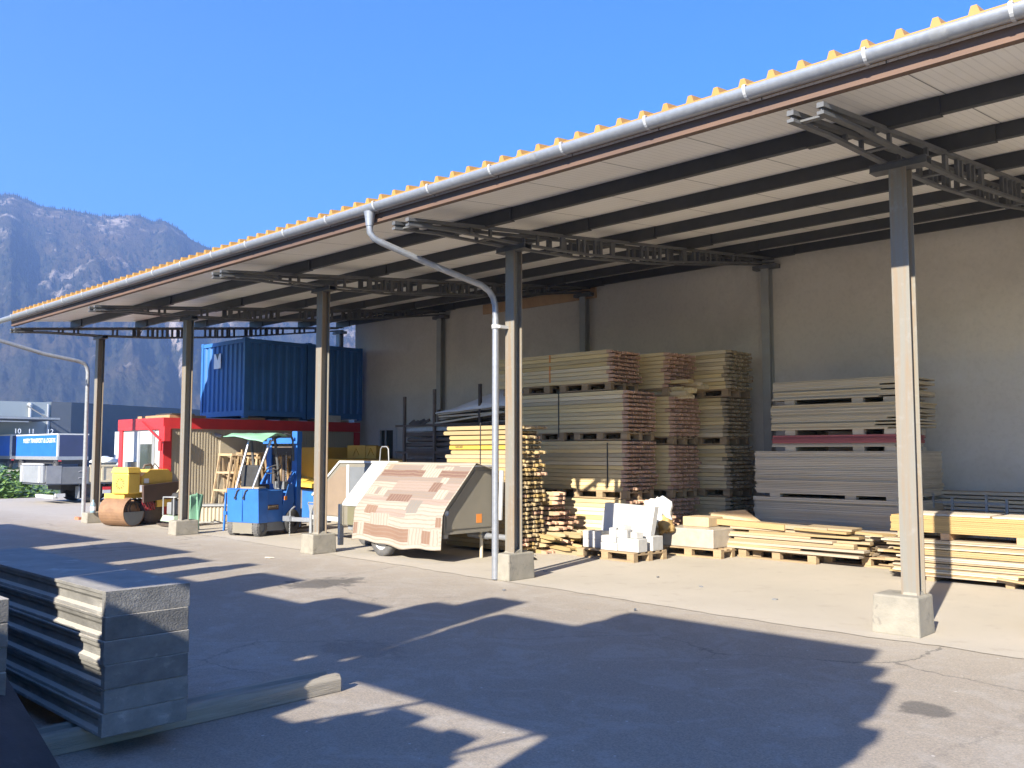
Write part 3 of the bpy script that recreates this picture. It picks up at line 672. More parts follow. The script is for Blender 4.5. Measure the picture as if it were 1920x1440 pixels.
# planks and sheets lying on the cabin roof
m = MB(); m.box(-19.9,-18.1,1.35,2.3,2.521,2.60); tag(obj('timber_pack', m, MT['wood_orange']), 'orange brown timber pack lying on the front of the red cabin roof', 'timber')
m = MB(); m.box(-19.2,-18.3,1.5,2.1,2.601,2.65); tag(obj('loose_board', m, MT['plank']), 'short pale board on top of the timber pack on the cabin roof', 'board')
def container(name, label, x0, x1, y0, y1, z0, z1, mat):
    t = thing(name, label, 'container', ((x0+x1)/2, (y0+y1)/2, z0), 0, 'blue containers on the cabin roof')
    T = Matrix.Translation((-(x0+x1)/2, -(y0+y1)/2, -z0))
    def corr(m, a, b, pos, axis, sgn):
        n = max(6, int((b-a)/.23)); st = (b-a)/n; pts = []
        for i in range(n):
            u = a+i*st; pts += [(u,0),(u+st*.35,0),(u+st*.5,.036),(u+st*.85,.036)]
        pts.append((b,0))
        vs_ = []
        for z in (z0+.16, z1-.1):
            for u, d in pts: vs_.append((u, pos+sgn*d, z) if axis == 'y' else (pos+sgn*d, u, z))
        n_ = len(pts); m.add(vs_, [(i,i+1,i+1+n_,i+n_) for i in range(n_-1)])
    m = MB(); m.T = T; corr(m, x0+.1, x1-.1, y0+.03, 'y', 1); obj('front_panel', m, mat, t)
    m = MB(); m.T = T; corr(m, y0+.1, y1-.1, x1-.03, 'x', -1); obj('side_panel', m, mat, t)
    m = MB(); m.T = T; m.box(x0+.06,x1-.09,y0+.09,y1-.06,z0+.1,z1-.05); obj('body', m, mat, t)
    m = MB(); m.T = T
    for x in ((x0,x0+.1),(x1-.1,x1)):
        for y in ((y0,y0+.1),(y1-.1,y1)): m.box(*x,*y,z0,z1)
    for z in ((z0+.04,z0+.18),(z1-.11,z1-.01)):
        for y in ((y0+.005,y0+.08),(y1-.08,y1-.005)): m.box(x0+.1,x1-.1,*y,*z)
        for x in ((x0+.005,x0+.08),(x1-.08,x1-.005)): m.box(*x,y0+.1,y1-.1,*z)
    obj('frame', m, mat, t)
    for x in (x0-.005, x1-.12):
        for z in (z0-.01, z1-.1):
            m = MB(); m.T = T; m.box(x,x+.125,y0-.006,y0+.12,z,z+.11); obj('corner_casting', m, mat, t)
    return t, T
ca, T_ = container('shipping_container', 'blue corrugated container with square white sticker on the cabin roof', -20.2, -17.86, 3.2, 5.05, 2.585, 4.64, MT['blue_cont'])
m = MB(); m.T = T_; m.add([(-19.47,3.192,3.92),(-19.10,3.192,3.92),(-19.10,3.192,4.32),(-19.19,3.192,4.32),(-19.285,3.192,4.14),(-19.38,3.192,4.32),(-19.47,3.192,4.32)], [(0,1,2,3,4,5,6)]); m.prism([(-19.47,3.92),(-19.10,3.92),(-19.10,4.10),(-19.47,4.10)],'y',3.195,3.2); obj('sticker', m, MT['letters_white'], ca)
m = MB(); m.T = T_; m.add([(-19.38,3.19,4.32),(-19.285,3.19,4.15),(-19.19,3.19,4.32)], [(0,1,2)]); obj('sticker_notch', m, MT['letters_dark'], ca)
container('shipping_container', 'second blue container in the shade behind the stickered one, nearest the back wall', -20.2, -17.9, 5.12, 6.95, 2.585, 4.66, MT['blue_cont'])
for k,(x,y,l,mm) in enumerate(((-18.1,3.6,.5,'pallet'),(-18.1,4.7,.35,'concrete'),(-18.05,5.5,.3,'concrete'),(-18.1,6.3,.4,'concrete'),(-19.9,3.6,.4,'pallet'),(-19.9,4.8,.4,'pallet'),(-19.9,5.5,.4,'pallet'),(-19.9,6.6,.4,'pallet'))):
    m = MB(); m.box(x-.18,x+.2,y-l/2,y+l/2,2.521,2.584)
    tag(obj('packing_block', m, MT[mm]), 'small packing block wedged between the blue containers and the red cabin roof', 'block', 'packing blocks under the containers')
m = MB(); m.box(-17.95,-17.8,5.65,6.15,2.522,2.70); tag(obj('white_board', m, MT['white_paint']), 'short white board on the red roof edge beside the blue containers', 'board')

# ------------------------------------------------------------------ beams, pallets, panels
def beam_mesh(Ln, red=True, rounded=False, yellow=False, old=False):
    m = MB(); h = .0695; W2 = .20; tf = .038; hw = .013
    def seg(x0, x1, mi):
        m.mi = mi
        for y in (-W2/2, W2/2-tf): m.box(x0,x1,y,y+tf,.002,h-.002)
        m.box(x0,x1,-W2/2+tf,W2/2-tf,h/2-hw,h/2+hw)
    if rounded:
        m.mi = 0
        for y in (-W2/2, W2/2-tf):
            pts = [(-Ln/2+.03-.03*math.cos(a), h/2+(h/2-.002)*math.sin(a)) for a in [(-math.pi/2)+math.pi*k/6*0 for k in (0,)]]
            pr = [(-Ln/2+.025,.002),(Ln/2-.12,.002),(Ln/2-.12,h-.002),(-Ln/2+.025,h-.002),(-Ln/2+.006,h-.018),(-Ln/2,h/2),(-Ln/2+.006,.018)]
            m.prism(pr,'y',y,y+tf)
        m.box(-Ln/2+.01,Ln/2-.12,-W2/2+tf,W2/2-tf,h/2-hw,h/2+hw)
    else: seg(-Ln/2, Ln/2-.12, 0)
    # right end: tapered flange tips
    m.mi = 1
    for y, s_ in ((-W2/2, 1), (W2/2-tf, -1)):
        m.hexa([(Ln/2-.12,y,.002),(Ln/2,y+.006*(s_>0),.014),(Ln/2,y+tf-.006*(s_<0),.014),(Ln/2-.12,y+tf,.002),(Ln/2-.12,y,h-.002),(Ln/2,y+.006*(s_>0),h-.014),(Ln/2,y+tf-.006*(s_<0),h-.014),(Ln/2-.12,y+tf,h-.002)])
    m.box(Ln/2-.12,Ln/2-.03,-W2/2+tf,W2/2-tf,h/2-hw,h/2+hw)
    base = MT['beam_yellow'] if yellow else (MT['beam_old'] if old else MT['beam'])
    return m.mesh('formwork_beam', [base, MT['beam_red'] if red is True else (MT['beam_end'] if red is False else MT['beam'])])
BM = {}
def beam(Ln, red, kind='n'):
    k = (Ln, red, kind)
    if k not in BM: BM[k] = beam_mesh(Ln, red, rounded=(kind=='r'), yellow=(kind=='y'), old=(kind=='o'))
    return BM[k]
stuff = MB()                           # beams past the three hundred that show largest
def stuff_beam(x, y, z, Ln, red):
    h=.0695
    stuff.mi = 0
    for dy in (-.1, .062): stuff.box(x-Ln/2,x+Ln/2-.12,y+dy,y+dy+.038,z+.002,z+h-.002)
    stuff.box(x-Ln/2,x+Ln/2-.12,y-.062,y+.062,z+h/2-.014,z+h/2+.014)
    stuff.mi = 1 if red else 2
    for dy in (-.1, .062): stuff.hexa([(x+Ln/2-.12,y+dy,z+.002),(x+Ln/2,y+dy+.004,z+.014),(x+Ln/2,y+dy+.034,z+.014),(x+Ln/2-.12,y+dy+.038,z+.002),(x+Ln/2-.12,y+dy,z+h-.002),(x+Ln/2,y+dy+.004,z+h-.014),(x+Ln/2,y+dy+.034,z+h-.014),(x+Ln/2-.12,y+dy+.038,z+h-.002)])
def beam_bundle(xr, y0, z0, cols, rows, Ln, red, indiv, label, group, old=True, jit=.022):
    step = .0725
    for r in range(rows):
        for c in range(cols):
            x = xr - Ln/2 + random.gauss(0, jit) + (random.uniform(-.14,.05) if random.random() < .12 else 0); y = y0 + .1 + c*.203 + random.gauss(0,.004); z = z0 + r*step
            if r % 2: y += 0
            if indiv is True or (indiv == 'front' and c == 0):
                o = link('formwork_beam', beam(Ln, red, 'o' if old else 'n'), None, (x,y,z)); tag(o, label, 'beam', group)
            else: stuff_beam(x, y, z, Ln, red)
    return z0 + (rows-1)*step + .08
PAL = {}
def pallet(x, y, z, rz, label, group, key='std', Lx=1.2, Ly=.8, H=.144, mat='pallet'):
    if key in PAL: return dup(PAL[key], (x,y,z), rz, label, group)
    t = thing('wooden_pallet', label, 'pallet', (x,y,z), rz, group); PAL[key] = t
    for k in range(5):
        m = MB(); yy = -Ly/2 + k*(Ly-.1)/4; m.box(-Lx/2,Lx/2,yy,yy+.1,H-.022,H); obj('deck_board', m, MT[mat], t, bev=.002)
    for xx in (-Lx/2, -.07, Lx/2-.14):
        m = MB(); m.box(xx,xx+.14,-Ly/2,Ly/2,H-.044,H-.0225); obj('stringer_board', m, MT[mat], t)
        for yy in (-Ly/2, -.05, Ly/2-.1):
            m = MB(); m.box(xx,xx+.14,yy,yy+.1,.0225,H-.0445); obj('block', m, MT[mat], t, bev=.003)
    for yy in (-Ly/2, -.05, Ly/2-.1):
        m = MB(); m.box(-Lx/2,Lx/2,yy,yy+.1,0,.022); obj('base_board', m, MT[mat], t)
    return t
def strap(x, y, z0, z1, label, mat='black', yd=.82):
    m = MB(); m.box(x-.012,x+.012,y-.008,y-.003,z0,z1); m.box(x-.012,x+.012,y-.008,y+yd,z1,z1+.004)
    tag(obj('binding_strap', m, MT[mat]), label, 'strap')
pg = 'pallets between the beam stacks'
# three stacks of beams, each four tiers on pallets
def beam_stack(nm, xr, y0, Ln, tiers, red, indiv, pos):
    z = .0
    for i, (rows, dx, cols) in enumerate(tiers):
        for px in (xr+dx-.65, xr+dx-2.1):
            pallet(px, y0+.41, z, 0, f'pallet under the {["lowest","second","third","top"][i]} tier of the {pos} tall beam stack', pg)
        z += .145
        red_i = red if not isinstance(red, tuple) else red[i]
        z = beam_bundle(xr+dx, y0, z, cols, rows, Ln, red_i, indiv, f'long weathered formwork beam in the {["lowest","second","third","top"][i]} tier of the {pos} tall stack', f'beams in the {["lowest","second","third","top"][i]} tier of the {pos} stack')
        z += .002
    return z
beam_stack('a', -6.17, 3.9, 2.9, [(10,.08,4),(12,0,4),(10,.02,4),(8,-.32,4)], (True,True,True,True), True, 'nearest')
beam_stack('b', -5.98, 4.98, 2.7, [(10,0,4),(11,.02,4),(10,.05,4),(9,-.05,4)], True, 'none', 'middle')
beam_stack('c', -5.42, 5.98, 2.4, [(10,0,4),(11,.02,4),(10,-.03,4),(10,.02,4)], False, 'front', 'rearmost')
o = tag(obj('formwork_beams', stuff, [MT['beam_old'], MT['beam_red'], MT['beam_end']], fixn=False), 'further beams in the middle and rearmost tall stacks behind the nearest one', 'beams', kind='stuff')
strap(-7.75, 3.9, 1.96, 2.77, 'black strap round the third tier of the nearest beam stack'); strap(-6.62, 3.9, 1.08, 1.85, 'black strap round the second tier of the nearest beam stack')
m = MB(); m.box(-7.98,-7.95,3.893,3.898,2.98,3.5); tag(obj('binding_strap', m, MT['orange']), 'orange strap round the top tier of the nearest beam stack', 'strap')
# misaligned short boards poking out of the middle stack
for k in range(10):
    m = MB(); l = random.uniform(.6,1.2); m.box(-l,0,-.09,.09,0,.06)
    tag(obj('short_beam', m, MT['beam_old'], None, (-5.85+random.uniform(.0,.32), 5.05+random.uniform(0,.6), 2.72+.03*k-.06)), 'short loose board poking out of the middle beam stack', 'board', 'short boards poking out of the middle stack')
# sunlit stack beside the gutter pipe
def sunny():
    z = .06
    for r in range(28):
        for c in range(3):
            kind = 'y' if (r == 23 and c == 0) else ('r' if r > 20 and c==0 else 'n')
            top = r > 25
            gap = .012 if r > 21 else 0
            x = -7.06 - .9 + (random.gauss(0,.03) if r < 21 else (random.uniform(-.12,.08) if r < 26 else (-.05 if r == 27 else -.14))) + (.12 if c and r > 26 else 0)
            o = link('formwork_beam', beam(1.75, True if random.random() < .14 else 'w', kind), None, (x, 2.15+.1+c*.203, z)); z_ = z
            tag(o, 'yellow beam second groups down in the sunlit stack beside the gutter pipe' if kind == 'y' else 'pale sunlit formwork beam in the stack behind the patterned carpet', 'beam', None if kind == 'y' else 'beams in the sunlit stack')
            if kind == 'y': o['label'] = 'bright yellow painted beam with dark lettering in the sunlit stack'; o['category'] = 'beam'; yb = o
        z += .0725 + gap
    text_mesh('DEEDER', .055, MT['letters_dark'], yb, Matrix.Translation((-.62,-.102,.04)) @ Matrix.Rotation(R(90),4,'X'))
sunny()
m = MB(); m.box(-8.02,-8.0,2.14,2.146,1.4,2.2); tag(obj('binding_strap', m, MT['black']), 'dark strap hanging down the sunlit beam stack', 'strap')
# heap of short beams right of the second column
heap = []
for k in range(46):
    lay = k // 12
    l = random.choice((1.0,1.2)); a = random.gauss(0,.10)
    x = -7.05 + random.uniform(-.35,.75)*(1-.12*lay); y = 2.75 + (k%12)*.155 + random.uniform(-.04,.04); z = .01 + lay*.085 + random.uniform(0,.01)
    o = link('short_beam', beam(l, True if k%5==0 else 'w', 'y' if k in (17,) else 'n'), None, (x-l/2+.35,y,z)); o.rotation_euler = (random.gauss(0,.08), random.gauss(0,.03), a)
    tag(o, 'bright yellow short beam lying in the heap right of the downpipe column' if k == 17 else 'short beam end lying in the low heap right of the downpipe column', 'beam', None if k == 17 else 'short beams in the low heap')
for k in range(14):
    o = link('short_beam', beam(1.0, True, 'n'), None, (-7.55+random.uniform(-.1,.15), 3.02+(k%3)*.2, .36+ (k//3)*.085)); o.rotation_euler = (0,0,random.gauss(0,.05))
    tag(o, 'short red ended beam piled in front of the nearest tall stack', 'beam', 'short beams piled before the tall stack')
for k in range(3):
    o = link('short_beam', beam(.8, True, 'n'), None, (-7.3, 2.98+k*.0, .80+k*.075)); o.rotation_euler = (0,0,.05*k)
    tag(o, 'short sunlit beam on top of the pile before the tall stack', 'beam', 'sunlit short beams on the pile')

# grey panel stack
SH = {}
def sheet(Lx, Ly, t, mat):
    k = (Lx,Ly,t,mat)
    if k not in SH:
        m = MB(); m.box(-Lx/2,Lx/2,0,Ly,0,t-.002); SH[k] = m.mesh('panel', MT[mat])
    return SH[k]
def panel_bundle(x0, x1, y0, y1, z, n, t, mat, label, group, jit=.012, ragged=0):
    for i in range(n):
        a, b = x0, x1 - (random.choice((0,0,.15,.3,.5))*ragged)
        l = round((b-a)*20)/20
        o = link('plywood_sheet', sheet(l, y1-y0, t, mat), None, (a + l/2 + random.gauss(0,jit), y0 + random.gauss(0,jit), z))
        tag(o, label, 'panel', group); z += t
    return z
PY = 5.3
def skids(x0, x1, y0, y1, z, h, label):
    for x in (x0+.3, (x0+x1)/2+.35, x1-.25):
        m = MB(); m.box(x-.09,x+.09,y0+.02,y0+.12,z,z+h-.001); m.box(x-.09,x+.09,y1-.2,y1-.05,z,z+h-.001); m.box(x-.09,x-.05,y0+.12,y1-.2,z,z+h-.001)
        tag(obj('spacer_timber', m, MT['grey_plank']), label, 'timber', 'spacers of the panel stack')
    return z+h
z = skids(-4.55,-2.0,PY,6.6,0.01,.10,'spacer timber under the grey panel stack')
z = panel_bundle(-4.56,-1.92,PY-.02,6.6,z,28,.030,'grey_plank','thin grey shuttering panel in the lowest bundle of the grey stack','panels in the lowest bundle')
z = skids(-4.5,-2.0,PY,6.6,z,.06,'spacer timber on the lowest grey panel bundle')
z = panel_bundle(-4.54,-1.95,PY,6.6,z,25,.028,'grey_plank','thin grey shuttering panel in the second bundle of the grey stack','panels in the second bundle')
z = skids(-4.2,-2.0,PY,6.6,z,.07,'spacer timber on the second grey panel bundle')
z = panel_bundle(-4.22,-2.15,PY+.02,6.5,z,3,.020,'grey_plank','grey panel between the red panels and the spacers','grey panels below the red ones',.01)
z = panel_bundle(-4.21,-2.15,PY,6.5,z,5,.026,'red_panel','red edged panel in the middle of the grey stack','red edged panels',.01)
z = skids(-4.2,-2.0,PY,6.6,z,.085,'spacer timber above the red edged panels')
z = panel_bundle(-4.22,-1.98,PY,6.5,z,16,.026,'tan_panel','tan shuttering panel with uneven end in the fourth bundle','panels in the fourth bundle',.012,1)
z = skids(-4.2,-2.0,PY,6.6,z,.08,'spacer timber under the topmost panel bundle')
z = panel_bundle(-4.18,-1.96,PY,6.5,z,12,.026,'tan_panel','tan shuttering panel in the topmost bundle of the panel stack','panels in the topmost bundle',.012,.8)

# low plank pile on a pallet
pallet(-3.68, 4.78, .011, R(-3), 'pallet carrying the low pile of sawn planks', None, 'plk', 1.35, .8)
pallet(-4.75, 4.9, .011, R(4), 'second pallet hidden under the left end of the plank pile', None, 'plk')
pallet(-2.35, 5.0, .011, R(-3), 'third pallet under the right end of the plank pile', None, 'plk')
pk = {}
def plank(l, wd, t, mat='plank'):
    k = (l,wd,t,mat)
    if k not in pk:
        m = MB(); m.box(-l/2,l/2,-wd/2,wd/2,0,t); pk[k] = m.mesh('plank', MT[mat])
    return pk[k]
for lay in range(9):
    zz = .157 + lay*.036
    ny = 5 if lay < 6 else 3
    for q in range(ny):
        l = random.choice((1.6,2.0,2.4,2.7)) if lay < 7 else random.choice((1.0,1.4,1.8))
        wd = random.choice((.12,.16,.2)); xc = -3.65 + random.uniform(-1,1)*max(0.05,(2.75-l)/2)
        y = 4.42 + q*(.19 if lay < 6 else .2) + random.uniform(-.02,.02) + (.02*lay if q == 0 else 0)
        o = link('sawn_plank', plank(l, wd, .034, 'plank' if random.random() < .75 else 'plank_grey'), None, (xc, y, zz)); o.rotation_euler = (0,random.gauss(0,.003),random.gauss(-.02,.035))
        tag(o, 'sawn plank in the low sunlit pile in front of the grey stack', 'plank', 'planks in the low sunlit pile')
for (x,y,z_,l,wd,t,a,lab) in ((-4.55,4.62,.49,1.9,.16,.09,-.06,'thick beam across the left end of the plank pile'),(-3.55,4.62,.50,1.3,.22,.06,-.05,'squared plank on top of the middle of the plank pile'),(-2.95,4.75,.52,.75,.5,.03,.10,'upper short board square on the right of the plank pile'),(-3.0,4.7,.485,.85,.5,.032,-.04,'lower short board square on the right of the plank pile'),(-2.35,4.8,.47,.6,.3,.03,-.3,'tilted board at the right end of the plank pile')):
    o = link('loose_board', plank(l,wd,t), None, (x,y,z_)); o.rotation_euler = (0, .02, a); tag(o, lab, 'board')
for k in range(9):
    o = link('offcut_board', plank(random.choice((.5,.8,1.1)), .2, .03, 'plank_grey'), None, (-2.05+random.uniform(-.2,.2), 5.1+random.uniform(-.3,.3), .155+.04*k)); o.rotation_euler = (0,0,random.gauss(0,.2))
    tag(o, 'short offcut board heaped between plank pile and right column', 'board', 'offcuts behind the right column')

# pallet of white blocks with an upright board
pallet(-5.68, 3.04, .011, R(-4), 'pallet with white building blocks in the sun', None, 'std')
blk = {}
def block(x,y,z,sx,sy,sz,rz,label,mat='white_block',group='white blocks on the sunny pallet'):
    k = (sx,sy,sz,mat)
    if k not in blk:
        m = MB(); m.box(-sx/2,sx/2,-sy/2,sy/2,0,sz); blk[k] = m.mesh('building_block', MT[mat])
    o = link('building_block', blk[k], None, (x,y,z), rz, .006); tag(o, label, 'block', group); return o
zb_ = .157
for (x,y,z_,sx,sy,sz,rz,lb) in ((-6.12,2.95,zb_,.36,.24,.13,.05,'lower white block at left end of the pallet'),(-6.12,2.95,zb_+.131,.36,.24,.13,.08,'upper white block at left end of the pallet'),
    (-5.66,2.80,zb_,.34,.22,.12,-.04,'lower white block at the pallet front'),(-5.70,2.82,zb_+.122,.30,.2,.10,.06,'white block on the front pair of blocks'),(-5.66,2.84,zb_+.223,.12,.16,.12,.3,'small white block standing on the front blocks'),
    (-5.30,2.82,zb_,.42,.22,.2,-.04,'large white block at right front of the pallet'),(-5.22,3.18,zb_,.30,.28,.22,.02,'large white block at the right rear of the pallet'),
    (-5.46,2.84,zb_+.201,.20,.16,.12,.05,'white block on the large right block'),(-5.46,2.84,zb_+.322,.18,.14,.07,-.35,'small tilted offcut topmost of the white blocks'),(-5.24,2.86,zb_+.201,.14,.14,.09,-.2,'small cube on the large right block')):
    block(x,y,z_,sx,sy,sz,rz,lb,group=None)
m = MB(); m.hexa([(-6.22,3.12,.158),(-5.20,3.09,.158),(-5.20,3.21,.158),(-6.22,3.24,.158),(-6.16,3.24,.86),(-5.14,3.21,.83),(-5.14,3.33,.83),(-6.16,3.36,.86)])
tag(obj('insulation_board', m, MT['white_paint'], bev=.006), 'big white board leaning upright behind the white blocks', 'board')
# wrapped blocks behind
pallet(-5.02, 4.32, .011, R(2), 'pallet under the wrapped cream block', None, 'std')
m = MB(); m.box(-5.52,-4.55,3.95,4.72,.157,.46); tag(obj('wrapped_pack', m, MT['plasticwrap'], bev=.015), 'cream block pack wrapped in crinkled plastic on a pallet', 'pack')
m = MB(); m.box(-6.05,-5.6,3.75,4.35,.01,.52); tag(obj('wrapped_pack', m, MT['plasticwrap'], bev=.015), 'taller wrapped pack half hidden behind the white board', 'pack')
m = MB(); m.box(-5.35,-4.85,4.3,4.75,.461,.62); tag(obj('wrapped_pack', m, MT['carton'], bev=.012), 'small brown pack on top of the wrapped cream block', 'pack')
def blob(c, r, sc, amp, seed, nu=18, nv=12):
    m = MB(); vs_ = []
    for j in range(nv+1):
        for i in range(nu):
            th = math.pi*j/nv; ph = 2*math.pi*i/nu
            d = Vector((math.sin(th)*math.cos(ph), math.sin(th)*math.sin(ph), math.cos(th)))
            rr = r*(1+amp*noise.fractal(d*1.7+Vector((seed,0,0)),1,2,4))
            vs_.append((c[0]+d.x*rr*sc[0], c[1]+d.y*rr*sc[1], c[2]+d.z*rr*sc[2]))
    m.add(vs_, [(j*nu+i, j*nu+(i+1)%nu, (j+1)*nu+(i+1)%nu, (j+1)*nu+i) for j in range(nv) for i in range(nu)], True)
    return m
tag(obj('plastic_sack', blob((-5.62,3.95,.66),.24,(1.25,.9,1.0),.5,3.0), MT['bag']), 'white and blue plastic sack slumped over the wrapped packs', 'sack')
tag(obj('plastic_sack', blob((-5.38,3.86,.50),.12,(1.0,.8,1.1),.6,9.0), MT['yellow_brd']), 'small yellow and white sack below the bigger white sack', 'sack')
m = MB(); m.tube([(-5.15,4.95,.60),(-4.3,4.9,.50)],[.10,.06],14,False); m.add([(-5.2,4.86,.66),(-4.5,4.86,.74),(-4.2,4.95,.52),(-5.15,4.95,.56)],[(0,1,2,3)])
tag(obj('carton_roll', m, MT['carton']), 'brown carton roll with open end left of the plank pile', 'carton')
m = MB(); m.box(-4.75,-3.9,5.05,5.2,.5,.53); tag(obj('white_strip', m, MT['white_paint']), 'thin white strip lying behind the thick beam on the plank pile', 'strip')

# right-hand pile behind the nearest column
g2 = 'planks in the pile behind the nearest column'
z = .075
for x in (-1.15,-.2,.9):
    m = MB(); m.box(x-.05,x+.05,3.72,4.7,.011,.074); tag(obj('spacer_timber', m, MT['pallet']), 'spacer timber under the pile behind the nearest column', 'timber', 'spacers under the right pile')
for i in range(19):
    n_ = 3 if i % 3 else 2
    for q in range(n_):
        l = random.choice((2.3,2.6,2.75)); mat = random.choice(('plank','plank','plank_grey','tan_panel','plank','red_panel' if i in (5,6) else 'plank'))
        o = link('sawn_plank', plank(l, .30, .022, mat), None, (-.35+random.uniform(-.06,.1)+(2.7-l)*.2, 3.86+q*.33+random.uniform(-.02,.02), z)); o.rotation_euler = (0,random.gauss(0,.002),random.gauss(0,.006))
        tag(o, 'thin plank in the lower part of the pile behind the nearest column', 'plank', g2)
    z += .024 + (.012 if i in (6,13) else 0)
zt_ = z
for x in (-1.5,-.95,-.05,.75):
    m = MB(); m.box(x-.055,x+.055,3.72,4.75,zt_,zt_+.085); tag(obj('spacer_timber', m, MT['wood_orange']), 'orange skid between the planks and the yellow boards behind the nearest column', 'timber', 'orange skids of the right pile')
z = zt_+.086
for i in range(9):
    o = link('shuttering_board', sheet(2.7, .92, .024, 'yellow_brd'), None, (-.30+random.gauss(0,.006), 3.74+random.gauss(0,.006), z)); tag(o, 'yellow shuttering board in the upper pack behind the nearest column', 'board', 'yellow boards in the upper pack'); z += .024
o = link('pale_board', sheet(1.1, .8, .022, 'beige_top'), None, (-1.0,3.85,z+.001), .06); tag(o, 'pale board lying left on top of the yellow pack', 'board')
o = link('pale_board', sheet(1.3, .8, .022, 'beige_top'), None, (.25,3.8,z+.001), -.03); tag(o, 'pale board lying right on top of the yellow pack', 'board')
for k in range(7):
    o = link('splintered_board', plank(random.choice((.5,.7,.9)), .16, .02), None, (.15+random.uniform(-.35,.6), 3.66+random.uniform(-.12,.1), .03+.03*k)); o.rotation_euler = (random.gauss(0,.1),random.gauss(0,.08),random.gauss(0,.3))
    tag(o, 'splintered board sticking out at the foot of the right pile', 'board', 'splintered boards at the right pile')
# small pile cut by the right edge of the photo
z = .06
for x in (.85,1.7):
    m = MB(); m.box(x-.05,x+.05,.55,1.3,.011,.06); tag(obj('spacer_timber', m, MT['pallet']), 'spacer timber under the small pile at the right edge', 'timber', 'spacers under the small right pile')
for i in range(12):
    l = random.choice((1.3,1.4,1.5)); o = link('sawn_plank', plank(l, .5, .022, random.choice(('plank','plank','plank_grey','red_panel' if i < 4 else 'plank'))), None, (.78+l/2+random.uniform(0,.08), 1.0, z)); o.rotation_euler=(0,0,random.gauss(0,.02)); z += .023
    tag(o, 'plank in the small pile cut off by the right picture edge', 'plank', 'planks in the small right pile')
# far sheets and stillage by the back wall
m = MB(); m.box(-2.05,-.2,6.45,6.52,.01,.02)
for i in range(9):
    o = link('plywood_sheet', sheet(2.6,.5,.045,'grey_plank' if i%3 else 'tan_panel'), None, (-.75+random.uniform(-.1,.1),6.5,.55+i*.06)); tag(o, 'dark board stacked along the back wall on the right', 'panel', 'boards along the back wall')
for k,(x,yy) in enumerate(((-1.92,6.1),(-1.15,6.1))):
    m = MB(); m.bar((x,yy,.011),(x,yy,1.05),.035); m.bar((x+.28,yy,.011),(x+.28,yy,1.0),.035); m.bar((x,yy,.92),(x+.28,yy,.92),.03); m.bar((x,yy,.5),(x+.28,yy,.5),.03)
    if k == 0: m.bar((x+.28,yy,.93),(x+1.0,yy,.93),.025); m.bar((x+.28,yy,.82),(x+1.0,yy,.82),.02)
    tag(obj('tube_stand', m, MT['galv_dull']), ('grey tube frame with two rails' if k==0 else 'right grey tube frame')+' standing behind the yellow board pack', 'stand')
m = MB(); m.box(-2.0,.6,6.45,7.0,.011,.548); tag(obj('crate', m, MT['grey_plank'], bev=.01), 'long dark crate carrying boards along the back wall on the right', 'crate')

# ------------------------------------------------------------------ trailers and carpet
def wheel(parent, c, r=.29, wd=.16, axis='y', rim='white_paint', tyre='black'):
    m = MB(); h = wd/2; m.lathe([(r*.62,-h),(r*.9,-h),(r,-h*.6),(r,h*.6),(r*.9,h),(r*.62,h),(r*.62,-h)], axis, c, 28)
    t = obj('tyre', m, MT[tyre], parent)
    m = MB(); m.lathe([(r*.62,-h*.85),(r*.55,-h*.6),(r*.3,-h*.55),(r*.2,-h*.75),(.001,-h*.75)], axis, c, 28); m.lathe([(r*.62,h*.85),(r*.5,h*.3),(.001,h*.3)], axis, c, 28)
    for k in range(10):
        a = 2*math.pi*k/10; p = Vector((0,0,0)); u, v = r*.44*math.cos(a), r*.44*math.sin(a)
    rr = obj('rim', m, MT[rim], t, fixn=True)
    m = MB()
    for k in range(10):
        a = 2*math.pi*k/10; u, v = r*.43*math.cos(a), r*.43*math.sin(a)
        cc = Vector(c) + (Vector((v,-h*.60,u)) if axis == 'y' else Vector((-h*.60,u,v)))
        m.lathe([(.016,-.004),(.016,.004),(.001,-.004)], axis, cc, 8)
    return t
def site_trailer(name, label, x0, x1, y0, y1, z0, zk, z1, yk, hitch, side_mat, front_mat, lid_mat, loc):
    t = thing(name, label, 'trailer', loc)
    T = Matrix.Translation((-loc[0],-loc[1],0))
    prof = [(y0,z0),(y1,z0),(y1,z1-.02),(yk,z1),(y0,zk)]
    m = MB(); m.T = T; m.prism(prof,'x',x0,x1); obj('body', m, MT[side_mat], t)
    for xx, sg in ((x0-.012,-1),(x1+.0,1)):
        m = MB(); m.T = T; m.prism([(y0+.05,z0+.06),(y1-.05,z0+.06),(y1-.05,z1-.07),(yk+.03,z1-.06),(y0+.05,zk-.03)],'x',xx,xx+.012); obj('end_panel', m, MT[front_mat], t)
        m = MB(); m.T = T
        for a,b in zip(prof, prof[1:]+prof[:1]): m.bar((xx+.006,a[0],a[1]),(xx+.006,b[0],b[1]),.035,.03)
        obj('edge_frame', m, MT[side_mat], t)
    m = MB(); m.T = T; m.hexa([(x0-.03,y0-.02,zk),(x1+.02,y0-.02,zk),(x1+.02,yk,z1+.005),(x0-.03,yk,z1+.005),(x0-.03,y0-.02,zk+.03),(x1+.02,y0-.02,zk+.02),(x1+.02,yk,z1+.025),(x0-.03,yk,z1+.035)]); m.box(x0-.03,x1+.03,yk,y1+.02,z1-.0,z1+.03)
    obj('lid', m, MT[lid_mat], t)
    m = MB(); m.T = T; m.box(x0+.05,x1-.05,y0+.06,y0+.14,z0-.08,z0-.001); m.box(x0+.05,x1-.05,y1-.14,y1-.06,z0-.08,z0-.001); m.bar(((x0+x1)/2,y0+.1,.3),((x0+x1)/2,y1-.1,.3),.05); obj('chassis', m, MT['galv_dull'], t)
    return t, T
